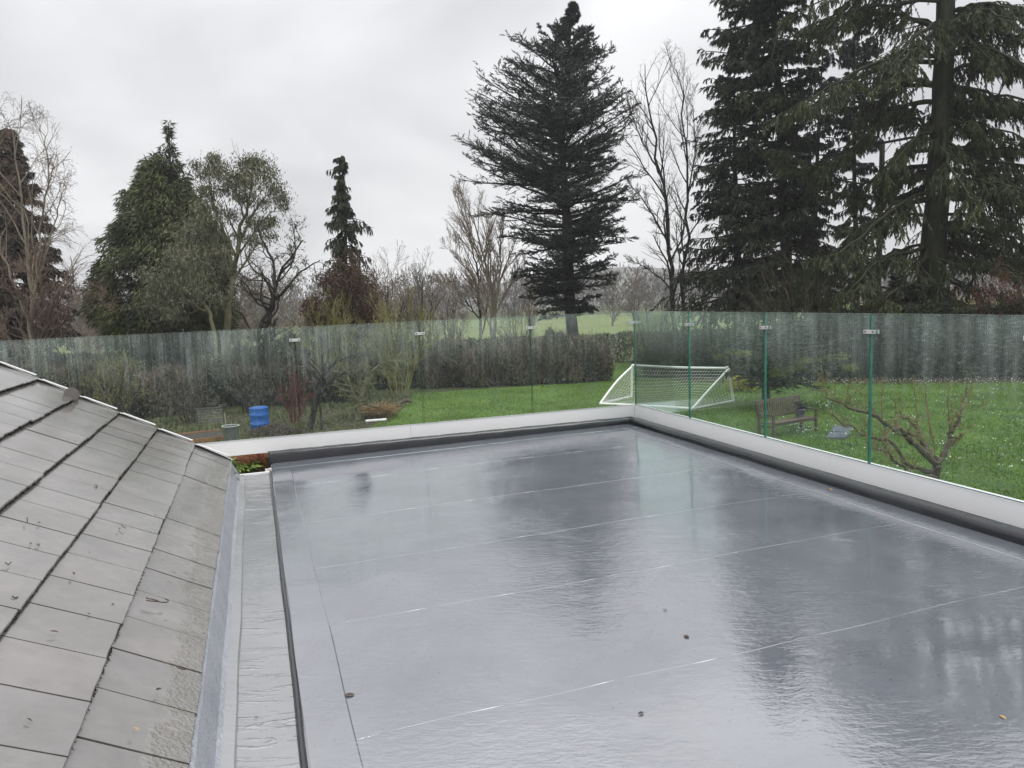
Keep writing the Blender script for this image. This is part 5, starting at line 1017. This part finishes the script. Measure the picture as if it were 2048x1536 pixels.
# ---------------------------------------------------------------- bench with pot, slab
MAT['bench'] = plain('weathered_bench_wood', (0.075, 0.052, 0.038), 0.55, 0, 0.3, 8, 0.3)
MAT['bench2'] = plain('weathered_bench_slats', (0.115, 0.085, 0.060), 0.55, 0, 0.35, 9, 0.3)
bA, bB = G(1547, 880), G(1635, 864); bx = nrm(bB-bA); bf = np.array([bx[1], -bx[0], 0]); L_b = np.linalg.norm(bB-bA)   # bf faces the viewer
bench = thing('garden_bench', (bA+bB)/2 - bf*0.25, 'weathered dark wooden garden bench with a slatted back on the lawn', 'bench')
def bbx(a, f, z, da, df, dz_, name='leg', mat='bench'):
    m = MB(); m.box(bA + bx*a + bf*f + u3*z, bx*da, bf*df, u3*dz_); return m.build(name, MAT[mat], bench)
for a in (0.0, L_b-0.06):
    bbx(a, -0.06, 0, 0.06, 0.06, 0.64); q = bA + bx*a - bf*0.56
    m = MB(); m.box(q, bx*0.06, bf*0.06, u3*0.44); m.build('leg', MAT['bench'], bench)
    m = MB(); m.box(q + u3*0.44, bx*0.06, bf*0.055, u3*0.56 - bf*0.10); m.build('back_post', MAT['bench'], bench)
    bbx(a-0.01, -0.60, 0.64, 0.08, 0.62, 0.03, 'armrest'); bbx(a+0.01, -0.52, 0.30, 0.035, 0.50, 0.05, 'side_rail')
for i in range(6): bbx(0.03, -0.075-i*0.082, 0.42-0.004*i, L_b-0.06, 0.070, 0.022, 'seat_slat', 'bench2')
bbx(0.06, -0.055, 0.35, L_b-0.12, 0.03, 0.068, 'seat_rail')
def bk(z): return bA - bf*(0.53 + 0.10*(z-0.44)/0.56) + u3*z
m = MB(); m.box(bk(0.92)+bx*0.05, bx*(L_b-0.1), bf*0.035, u3*0.085 - bf*0.015); m.build('top_rail', MAT['bench'], bench)
m = MB(); m.box(bk(0.50)+bx*0.05, bx*(L_b-0.1), bf*0.035, u3*0.06 - bf*0.010); m.build('bottom_rail', MAT['bench'], bench)
ns = 19
for i in range(ns):
    a = 0.09 + (L_b-0.18-0.045)*i/(ns-1); m = MB(); q = bk(0.56)+bx*a+bf*0.008; m.box(q, bx*0.045, bf*0.018, (bk(0.92)-bk(0.56))); m.build('back_slat', MAT['bench2'], bench)
MAT['pot'] = plain('mauve_glazed_pot', (0.13, 0.115, 0.16), 0.3, 0, 0.15, 6, 0.1)
MAT['soil'] = plain('wet_soil', (0.030, 0.021, 0.014), 0.8, 0, 0.4, 12, 0.8)
pq = bA + bx*(L_b-0.42) - bf*0.25 + u3*0.442; pot = thing('plant_pot', pq, 'small mauve glazed pot with a dark leafy plant standing on the bench seat', 'plant pot')
m = MB(); m.tube([pq, pq+u3*0.02, pq+u3*0.20, pq+u3*0.205, pq+u3*0.23, pq+u3*0.235], [0.10, 0.105, 0.145, 0.158, 0.158, 0.13], 16); m.build('pot_body', MAT['pot'], pot, smooth=True)
MAT['plantdark'] = leafmat('dark_pot_plant', (0.018, 0.018, 0.020), (0.06, 0.055, 0.05), 5)
clumpy(pot, [(pq+u3*0.32, 0.16), (pq+u3*0.28+bx*0.09, 0.10), (pq+u3*0.28-bx*0.1, 0.10)], 420, 0.07, 0.03, MAT['plantdark'], name='plant', down=-0.6)['kind'] = 'stuff'
MAT['stone'] = plain('blue_grey_slate_slab', (0.13, 0.145, 0.17), 0.25, 0, 0.2, 5, 0.4)
MAT['stone_side'] = MAT['stone']
sp_ = [G(1650, 879), G(1690, 881), G(1704, 868), G(1668, 865)]; zt = [0.06, 0.09, 0.17, 0.15]
slab = thing('stone_slab', (sum(sp_)/4), 'tilted blue-grey slate slab lying in the grass right of the bench', 'slab')
def slabmesh(pts, zs, th, name):
    T_ = np.array([p + u3*z for p, z in zip(pts, zs)]); c = T_.mean(0); mid = []
    for i in range(4):
        a, b = T_[i], T_[(i+1) % 4]; mid += [a, a*0.5+b*0.5+(a*0.5+b*0.5-c)*rng.uniform(-.08, .05)]
    T_ = np.array(mid); B_ = T_ - u3*th; V = np.vstack([T_, B_, [c]]); Fq = [[(i+1) % 8, i, 8+i, 8+(i+1) % 8] for i in range(8)] + [[i, i+1, (i+2) % 8, 16] for i in range(0, 8, 2)]
    mk(name, V, Fq, MAT['stone'], slab)
slabmesh([sp_[0], sp_[1], (sp_[1]+sp_[2])/2+u1*0.05, (sp_[0]+sp_[3])/2], [0.05, 0.09, 0.13, 0.12], 0.05, 'slab_piece')
slabmesh([(sp_[0]+sp_[3])/2+u1*0.03, (sp_[1]+sp_[2])/2, sp_[2], sp_[3]], [0.15, 0.14, 0.20, 0.20], 0.05, 'slab_piece')

# ---------------------------------------------------------------- vegetable garden things
MAT['blue'] = plain('blue_barrel_plastic', (0.012, 0.115, 0.42), 0.35, 0, 0.10, 4, 0.1)
bq = G(521, 861); barrel = thing('barrel', bq, 'bright blue plastic barrel standing in the vegetable garden', 'barrel')
m = MB(); hB = 0.78; rB = 0.305; zz = [0, 0.02, 0.2, 0.22, 0.25, 0.27, 0.50, 0.52, 0.55, 0.57, 0.74, 0.77, 0.78]; rr2 = [0.27, 0.295, 0.305, 0.318, 0.318, 0.305, 0.305, 0.318, 0.318, 0.305, 0.300, 0.31, 0.29]
m.tube([bq + u3*z for z in zz], rr2, 24); m.build('barrel_body', MAT['blue'], barrel, smooth=True)
m = MB(); m.tube([bq+u3*0.781, bq+u3*0.80], [0.255, 0.25], 24); m.build('barrel_lid', MAT['blue'], barrel)
MAT['bin'] = plain('grey_green_bin', (0.10, 0.115, 0.10), 0.45, 0, 0.2, 6, 0.1)
MAT['rim'] = plain('pale_bin_rim', (0.34, 0.37, 0.35), 0.4)
nq = G(464, 889); bin_ = thing('garden_bin', nq, 'round grey-green garden bin with a pale rim standing just beyond the roof edge', 'bin')
m = MB(); m.tube([nq, nq+u3*0.3, nq+u3*0.57], [0.185, 0.205, 0.225], 22, cap=False); m.tube([nq+u3*0.50, nq+u3*0.505], [0.21, 0.20], 22); m.build('bin_body', MAT['bin'], bin_, smooth=True)
an = np.linspace(0, 2*math.pi, 25); m = MB(); m.tube([nq + np.array([0.245*math.cos(a), 0.245*math.sin(a), 0.57]) for a in an], 0.018, 6, cap=False); m.build('rim', MAT['rim'], bin_, smooth=True)
st = nq + np.array([-0.17, 0.1, 0.3]); m = MB(); m.tube([st, P(449, 826, st[1]+0.3)], 0.016, 6); o = m.build('garden_stick', MAT['bark_pale']); tag(o, 'thin pale stick leaning up out of the garden bin', 'stick')
MAT['plank'] = plain('orange_brown_plank', (0.26, 0.13, 0.055), 0.6, 0, 0.35, 9, 0.3)
q0, q1 = G(385, 892), G(458, 884); bed = thing('raised_bed', (q0+q1)/2, 'raised bed edged with an orange-brown plank left of the garden bin', 'raised bed')
dd_ = nrm(q1-q0); m = MB(); m.box(q0-dd_*2.0, (q1-q0)+dd_*1.9, np.array([-dd_[1], dd_[0], 0])*0.04, u3*0.20); m.build('plank', MAT['plank'], bed)
nb_ = np.array([-dd_[1], dd_[0], 0]); m = MB(); m.box(q0-dd_*2.0+nb_*0.05, (q1-q0)+dd_*1.9, nb_*1.5, u3*0.15); m.build('soil', MAT['soil'], bed)
m = MB(); m.box(q0-dd_*2.0+nb_*1.56, (q1-q0)+dd_*1.9, nb_*0.04, u3*0.19); m.build('plank', MAT['plank'], bed)
# heap of prunings beside the barrel
def heap(name, label, c, rx, ry, h, n, mat, l=0.35, r=0.008, cat_='heap'):
    t = thing(name, c, label, cat_); a = rng.uniform(0, 6.28, n); q = rng.random(n)**0.5; p = np.c_[c[0]+rx*q*np.cos(a), c[1]+ry*q*np.sin(a), h*(1-q**2)*rng.uniform(0.3, 1, n)+0.02]
    d = nrm(np.c_[rng.normal(0, 1, (n, 2)), rng.normal(0, 0.35, n)]); V, Fc = prisms(p-d*l/2, p+d*l/2, np.full(n, r), np.full(n, r*0.6), 3); mk('prunings', V, Fc, mat, t)['kind'] = 'stuff'
    gx_ = np.linspace(0, 2*math.pi, 17)[:-1]; V = [np.array([c[0]+rx*k*math.cos(g)*(1+0.1*math.sin(3*g)), c[1]+ry*k*math.sin(g), h*0.75*(1-k*k)]) for k in (1.0, 0.66, 0.33, 0.02) for g in gx_]
    mk('soil_mound', V, [[r_*16+j, r_*16+(j+1) % 16, (r_+1)*16+(j+1) % 16, (r_+1)*16+j] for r_ in range(3) for j in range(16)], MAT['soil'], t, smooth=True)
h0 = G(550, 868); heap('prunings_heap', 'low heap of brown prunings in front of the blue barrel', h0, 0.85, 0.5, 0.30, 900, MAT['bark_brown'])
MAT['redpost'] = plain('rust_red_post', (0.20, 0.045, 0.03), 0.6)
rq = G(769, 822); post = thing('garden_post', rq, 'short rust-red post standing by the straw-coloured grass tuft', 'post')
m = MB(); m.tube([rq, rq+u3*0.30, rq+u3*0.36], [0.055, 0.05, 0.02], 8); m.build('post_body', MAT['redpost'], post)
MAT['straw'] = leafmat('dead_straw_grass', (0.20, 0.12, 0.05), (0.46, 0.32, 0.15), 3)
def tuft(name, label, c, n, l, w, mat, spread=0.6, cat_='grass tuft', parent=None, r0=0.1, part='blades', lean=(0, 0, 0)):
    t = parent if parent is not None else thing(name, c, label, cat_); a = rng.uniform(0, 6.28, n); q = r0*rng.random(n)**0.5; b = np.c_[c[0]+q*np.cos(a), c[1]+q*np.sin(a), np.full(n, c[2])]
    d = nrm(np.c_[np.cos(a)*spread*rng.random(n), np.sin(a)*spread*rng.random(n), np.ones(n)] + np.array(lean)); L_ = l*rng.uniform(0.5, 1.1, n); m1 = b + d*L_[:, None]*0.55; d2 = nrm(d + np.c_[np.cos(a), np.sin(a), -0.9*np.ones(n)]*0.7*spread); e_ = m1 + d2*L_[:, None]*0.45
    s = nrm(np.cross(d, nrm(rng.normal(size=(n, 3)))))*w/2; V = np.stack([b-s, b+s, m1+s, m1-s, e_], 1).reshape(-1, 3); i = np.arange(n)[:, None]*5; Fc = np.vstack([i+[0, 1, 2], i+[0, 2, 3], i+[3, 2, 4]]); tag(mk(part, V, Fc, mat, t, rnd=np.tile(rng.random(n), 3)), kind='stuff'); return t
sq = G(762, 836); tuft('grass_tuft', 'straw-coloured clump of dead grass at the foot of the forked apple tree', sq, 700, 0.85, 0.02, MAT['straw'], 1.2, r0=0.3)
m = MB(); q = G(752, 845); m.tube([q+u3*0.06-np.array([0.35, 0, 0]), q+u3*0.07+np.array([0.35, 0.1, 0])], 0.05, 10); tag(m.build('plastic_pipe', MAT['pvc']), 'short white pipe lying below the straw-coloured grass clump', 'pipe')
q = G(795, 815); m = MB(); m.tube(subdiv([q+u3*0.06, q+np.array([0.3, 0.2, 0.25]), q+np.array([0.55, 0.2, 0.15])], 7, 0.01), np.linspace(0.09, 0.06, 7), 8); tag(m.build('fallen_branch', MAT['bark_brown']), 'short fallen branch with a pale cut end right of the red post', 'branch')
# metal trough and mesh panel
MAT['galv'] = plain('galvanised_metal', (0.30, 0.31, 0.32), 0.4, 0.3)
q = P(908, 692, 41.0); q[2] = 0.55; tb = thing('garden_trough', (q[0], q[1], 0), 'pale flat-topped trough seen over the hedge left of the cedar', 'trough')
m = MB(); m.box(q+np.array([-0.7, 0, 0.0]), np.array([1.4, 0, 0]), np.array([0, 0.7, 0]), u3*0.12); m.build('rim', MAT['galv'], tb); m = MB(); m.box(q+np.array([-0.62, 0.06, -0.55]), np.array([1.24, 0, 0]), np.array([0, 0.58, 0]), u3*0.55); m.build('basin', MAT['galv'], tb)
# low wire mesh panel behind the bed
w0, w1 = G(395, 852), G(448, 848); fence = thing('mesh_fence', (w0+w1)/2, 'low grey wire mesh panel in the vegetable garden behind the raised bed', 'fence')
a_, b_ = [], []
for f in np.linspace(0, 1, 23): q = w0*(1-f)+w1*f; a_.append(q); b_.append(q+u3*0.62)
for z in np.linspace(0.05, 0.62, 7): a_.append(w0+u3*z); b_.append(w1+u3*z)
V, Fc = prisms(np.array(a_), np.array(b_), np.full(len(a_), 0.0035), np.full(len(a_), 0.0035), 4); tag(mk('wire_mesh', V, Fc, MAT['galv'], fence), kind='stuff')
for q in (w0, w1): m = MB(); m.tube([q, q+u3*0.7], 0.02, 6); m.build('post', MAT['bark_brown'], fence)

# bed of rusty stems and primroses seen through the gap beside the slates
MAT['rust'] = leafmat('rusty_stems', (0.16, 0.06, 0.03), (0.50, 0.25, 0.14), 4)
MAT['primleaf'] = leafmat('primrose_leaves', (0.07, 0.12, 0.02), (0.22, 0.32, 0.06), 4)
MAT['primflower'] = plain('primrose_petals', (0.75, 0.78, 0.36), 0.5, 0, 0.1, 8, 0)
q = G(526, 936); tuft('rust_plant', 'rusty red-brown stemmy plant in the bed seen between the slates and the flat roof', q, 1100, 0.75, 0.024, MAT['rust'], 0.8, 'plant', r0=0.42)
q = G(480, 944); pr = tuft('primrose', 'yellow primroses with bright green leaves beside the corner of the slates', q, 420, 0.50, 0.07, MAT['primleaf'], 1.3, 'flower', r0=0.45)
for i in range(26):
    c = q + np.array([rng.normal(-0.12, 0.22), rng.normal(0, 0.2), 0.36+rng.uniform(0, 0.12)]); m = MB(); tt_ = rng.uniform(0, 6.28); ax1 = nrm(np.array([math.cos(tt_), math.sin(tt_), 0.3])); ax2 = nrm(np.cross(ax1, [0.2, 0.1, 1]))
    V = [c + 0.042*(ax1*math.cos(a)+ax2*math.sin(a))*(1.0 if j % 2 else 0.62) for j, a in enumerate(np.arange(10)*math.pi/5)] + [c+u3*0.008]
    mk('primrose_head', V, [[10, j, j+1, (j+2) % 10] for j in range(0, 10, 2)], MAT['primflower'], pr)

# ---------------------------------------------------------------- lawn cover
MAT['blade'] = leafmat('lawn_blades', (0.055, 0.108, 0.014), (0.195, 0.290, 0.050), 0.6, 0.6, 0.15)
MAT['bulbleaf'] = leafmat('bulb_leaves', (0.05, 0.12, 0.035), (0.16, 0.27, 0.09), 2)
MAT['petal'] = plain('white_petals', (0.78, 0.80, 0.74), 0.5, 0, 0.05, 8, 0)
def inpoly(p, poly):
    x, y = p[:, 0], p[:, 1]; poly = np.asarray(poly); ins = np.zeros(len(p), bool); j = len(poly)-1
    for i in range(len(poly)):
        xi, yi = poly[i]; xj, yj = poly[j]; c = ((yi > y) != (yj > y)) & (x < (xj-xi)*(y-yi)/(yj-yi+1e-12)+xi); ins ^= c; j = i
    return ins
n = 240000; Yg = 13 + 22*rng.random(n)**1.25; Xg = rng.uniform(-0.25, 0.80, n)*Yg; p = np.vstack([np.c_[Xg, Yg], np.c_[rng.uniform(5.5, 16, 30000), rng.uniform(5.2, 13, 30000)]]); ok = inpoly(p, lawnpts); p = p[ok]; n = len(p)
patchy = 0.5+0.5*np.sin(p[:, 0]*1.3+np.sin(p[:, 1]*0.9)*2)*np.sin(p[:, 1]*1.1+np.sin(p[:, 0]*0.7)*2); keep = rng.random(n) < 0.45+0.55*patchy; p = p[keep]; patchy = patchy[keep]; n = len(p); print('grass', n)
dv = np.c_[rng.normal(0, 0.5, (n, 2)), np.ones(n)]; V, Fc = blades(np.c_[p, np.full(n, 0.008)], dv, (0.035+0.05*patchy)*rng.uniform(0.6, 1.4, n), rng.uniform(0.012, 0.028, n))
tag(mk('grass', V, Fc, MAT['blade'], rnd=np.clip(0.25+0.4*patchy+rng.normal(0, 0.2, n), 0, 1)), kind='stuff')
# rough grass in the vegetable garden
n = 60000; p = np.c_[rng.uniform(-16, -4.2, n), rng.uniform(15, 33, n)]; dv = np.c_[rng.normal(0, 0.7, (n, 2)), np.ones(n)]; k = 0.5+0.5*np.sin(p[:, 0]*1.7+1)*np.sin(p[:, 1]*1.3); ok = rng.random(n) < 0.25+0.75*k; p, dv, k = p[ok], dv[ok], k[ok]; n = len(p)
V, Fc = blades(np.c_[p, np.full(n, 0.005)], dv, (0.06+0.16*k)*rng.uniform(0.5, 1.3, n), rng.uniform(0.015, 0.04, n)); tag(mk('rough_grass', V, Fc, leafmat('weedy_grass', (0.05, 0.06, 0.02), (0.17, 0.19, 0.07), 0.8), rnd=rng.random(n)), kind='stuff')
# bulb clumps and white flowers scattered in the grass on the right
cs_ = []
for i in range(330):
    y = rng.uniform(14.5, 28); x = rng.uniform(0.40, 0.80)*y; cs_.append((x, y))
cs_ += [(G(x, y)[0], G(x, y)[1]) for x, y in [(1560, 845), (1600, 862), (1612, 868), (1590, 855), (1650, 820), (1665, 815), (1640, 812), (1700, 808), (1595, 870), (1610, 858)] for _ in range(3)]
cs_ = np.array(cs_)+rng.normal(0, 0.08, (len(cs_), 2)); nn = 26; b = np.repeat(cs_, nn, 0); n = len(b); b = np.c_[b + rng.normal(0, 0.10, (n, 2)), np.zeros(n)]
dv = np.c_[rng.normal(0, 0.55, (n, 2)), np.ones(n)]; V, Fc = blades(b, dv, rng.uniform(0.09, 0.20, n), rng.uniform(0.010, 0.018, n)); tag(mk('bulb_leaves', V, Fc, MAT['bulbleaf'], rnd=rng.random(n)), kind='stuff')
wf = [np.c_[c[0]+rng.normal(0, 0.12, 5), c[1]+rng.normal(0, 0.12, 5), rng.uniform(0.10, 0.17, 5)] for c in cs_[::3]] + [np.c_[G(x, y)[0]+rng.normal(0, 0.13, 16), G(x, y)[1]+rng.normal(0, 0.13, 16), rng.uniform(0.12, 0.26, 16)] for x, y in [(1603, 866), (1612, 872), (1598, 874), (1640, 816), (1655, 822)]]
# border of snowdrops under the hedge
hb = np.c_[rng.uniform(8.5, 21, 1500), np.zeros((1500, 1)), rng.uniform(0.08, 0.2, 1500)]; hb[:, 1] = np.interp(hb[:, 0], [7, 11, 14, 20], [34.0, 32.6, 31, 29.3]) + rng.normal(0, 0.5, 1500); wf.append(hb[rng.random(1500) < 0.6])
wf = np.vstack(wf); n = len(wf); dv = rng.normal(0, 1, (n, 3)); V, Fc = leaves(wf, dv, rng.uniform(0.025, 0.055, n), rng.uniform(0.018, 0.034, n)); tag(mk('snowdrops', V, Fc, MAT['petal']), kind='stuff')
# dark leaf litter border below the hedges
n = 9000; x = rng.uniform(7.5, 24, n); y = np.interp(x, [7, 11, 14, 20, 27], [34.6, 33.4, 31.6, 30.0, 28]) + rng.normal(0, 0.5, n); dv = rng.normal(0, 1, (n, 3)); V, Fc = leaves(np.c_[x, y, rng.uniform(0.01, 0.09, n)], dv, rng.uniform(0.04, 0.1, n), rng.uniform(0.03, 0.06, n)); tag(mk('leaf_litter', V, Fc, MAT['beech'], rnd=rng.random(n)), kind='stuff')

# ---------------------------------------------------------------- debris on the roofs
MAT['deadleaf'] = plain('dead_leaf', (0.05, 0.024, 0.014), 0.5, 0, 0.3, 60, 0.2); MAT['goldleaf'] = plain('yellow_leaf', (0.35, 0.22, 0.08), 0.5)
def onroof(x, y):
    return onplane(x, y, S(0, 0, TILT*0.55+THK+0.004), SN)
def leaf(p, nrm_, l, w, name, lab, cat_, mat, group=None):
    a = rng.uniform(0, 6.28); t1 = nrm(np.cross(nrm_, [math.cos(a), math.sin(a), 0.2])); t2 = np.cross(nrm_, t1); q = []
    for s, ww, hh in [(-1, 0.08, 0), (-0.5, 0.8, 0.12), (0.1, 1.0, 0.2), (0.6, 0.6, 0.12), (1, 0.05, 0.0)]:
        for side_ in (-1, 0, 1): q.append(p + t1*s*l/2 + t2*side_*ww*w/2 + nrm_*(0.0015 + w*(0.35*hh + (0.16*abs(side_)*ww))))
    Fq = [[r_*3+j, r_*3+j+1, (r_+1)*3+j+1, (r_+1)*3+j] for r_ in range(4) for j in range(2)]
    Fq += [[12, 13, 14, 14]][:0]
    return tag(mk(name, q, Fq, mat, smooth=True), lab, cat_, group)
C8 = lambda x, y: (x/2.4157, 900+y/2.4157)
for x, y, l, lab in [(755, 316, .028, 'dark seed husk beside the pale far edge, at the top of the second slate row'), (1015, 403, .026, 'black seed at the far end of the lowest slate row, closest to the lead flashing'),
    (355, 598, .034, 'plump brown dead leaf on the third slate row, above the forked twig'), (840, 595, .03, 'left one of two dark leaves lying together above the forked twig'),
    (930, 627, .034, 'right one of two dark leaves lying together above the forked twig'), (262, 880, .034, 'reddish-brown dead leaf on the third slate row, lower left'),
    (765, 1158, .034, 'dark brown leaf on the lowest slate row below the short curved twig'), (985, 890, .02, 'black seed touching the lead flashing level with the forked twig'),
    (958, 382, .02, 'middle one of three dark seeds in a line on the lowest slate row'), (190, 352, .028, 'brown husk on the upper left slates beside a small upright twig scrap'),
    (872, 348, .02, 'left one of three dark seeds in a line on the lowest slate row'), (148, 453, .026, 'reddish husk beside a twig scrap at the left edge of the slates'),
    (760, 38, .03, 'brown leaf near the far top corner of the slates'), (140, 1305, .022, 'rust-coloured sliver of leaf on the slate in the bottom left corner'),
    (492, 258, .02, 'tan husk caught on a course edge in the middle of the slates'), (432, 497, .018, 'small dark seed on the third slate row above the plump brown leaf'),
    (485, 120, .022, 'upper one of two husks side by side high on the slates'), (540, 130, .018, 'right-hand smaller one of two husks side by side high on the slates'),
    (800, 826, .018, 'tiny dark seed just below the forked twig'), (430, 793, .02, 'small reddish sliver of leaf left of the forked twig'), (545, 745, .02, 'tiny dark seed between the reddish sliver and the forked twig')]:
    px, py = C8(x, y); leaf(onroof(px, py), SN, l*0.9, l*0.34, 'fallen_seed', lab, 'leaf', MAT['deadleaf'], 'dead leaves and seeds on the slates')
px, py = C8(657, 1350); leaf(onroof(px, py), SN, 0.02, 0.011, 'fallen_leaf', 'tiny yellow leaf lying on the lowest row of slates', 'leaf', MAT['goldleaf'])
def twig(pts, r, name, lab, plane='roof'):
    m = MB()
    for l in pts:
        q = np.array([(onroof(*C8(*a)) + SN*(0.004+0.002*i)) for i, a in enumerate(l)]); m.tube(subdiv(q, 9, 0.0008), r, 5)
    tag(m.build(name, MAT['deadleaf']), lab, 'twig')
twig([[(705, 730), (750, 738), (800, 742), (808, 736), (790, 731)], [(702, 718), (730, 727), (762, 736)]], 0.0024, 'fallen_twig', 'forked dark twig lying in the middle of the lower slates')
twig([[(848, 1050), (865, 1064), (890, 1071)]], 0.0022, 'fallen_twig', 'short curved dark twig lying near the eave of the slates')
twig([[(583, 362), (592, 376), (606, 385)], [(572, 380), (578, 386)]], 0.002, 'fallen_twig', 'curled tiny dark twig on the second row of slates')
for l, lab in [([(455, 172), (470, 178), (462, 184)], 'bent twig scrap high on the slates near two small husks'), ([(175, 458), (185, 468), (188, 458)], 'hooked twig scrap just right of the reddish husk at the left edge'),
    ([(22, 550), (38, 560), (50, 548)], 'splayed twig scrap at the left edge of the slates below the reddish husk'), ([(56, 712), (66, 720), (84, 716)], 'tiny flat twig scrap on the slates at the lower left edge'), ([(128, 330), (130, 352)], 'thin straight upright twig scrap on the upper left slates')]:
    m = MB(); q = np.array([onroof(*C8(*a)) + SN*0.005 for a in l]); m.tube(q, 0.0022, 5); tag(m.build('twig_scrap', MAT['deadleaf']), lab, 'twig', 'twig scraps on the slates')
for x, y, l, lb in [(698, 1391, .045, 'largest dead leaf on the grey membrane, lower left'), (1282, 1427, .028, 'small reddish dead leaf on the membrane at the bottom middle'), (1373, 1274, .036, 'thin dark dead leaf on the membrane right of the middle'), (1330, 1220, .022, 'tiny brown leaf on the membrane in the middle'), (512, 1436, .020, 'small brown leaf on the gutter strip'), (2005, 1435, .03, 'pale yellowish leaf on the wet membrane at the lower right'), (1660, 980, .05, 'pale scrap lying beside the right-hand kerb')]:
    d = ray(x, y); p = EYEP + d*((GZ-EYE)/d[2])
    for _ in range(3): p = EYEP + d*((GZ + dz((p-C0)@u1) + 0.0012 - EYE)/d[2])
    p = p.copy(); leaf(p, u3, l, l*0.5, 'fallen_leaf', lb, 'leaf', MAT['deadleaf'] if 'pale' not in lb else MAT['goldleaf'])
# ---------------------------------------------------------------- misty air
mh = bpy.data.materials.new('thin_mist'); mh.use_nodes = True; nt = mh.node_tree; nt.nodes.clear(); o_ = nt.nodes.new('ShaderNodeOutputMaterial'); pv = nt.nodes.new('ShaderNodeVolumePrincipled')
pv.inputs['Density'].default_value = HAZE; pv.inputs['Color'].default_value = (0.72, 0.73, 0.76, 1); pv.inputs['Anisotropy'].default_value = 0.2; nt.links.new(pv.outputs[0], o_.inputs['Volume'])
V = [(x, y, z) for z in (-1.0, 44.0) for y in (-80, 440) for x in (-440, 440)]
tag(mk('haze', V, [[0, 2, 3, 1], [4, 5, 7, 6], [0, 1, 5, 4], [2, 6, 7, 3], [0, 4, 6, 2], [1, 3, 7, 5]], mh), kind='stuff')
print('TRIS', sum(sum(len(p_.vertices)-2 for p_ in []) + (len(o.data.loops)-2*len(o.data.polygons)) for o in COL.objects if o.type == 'MESH' and not o.name.startswith('slate')))
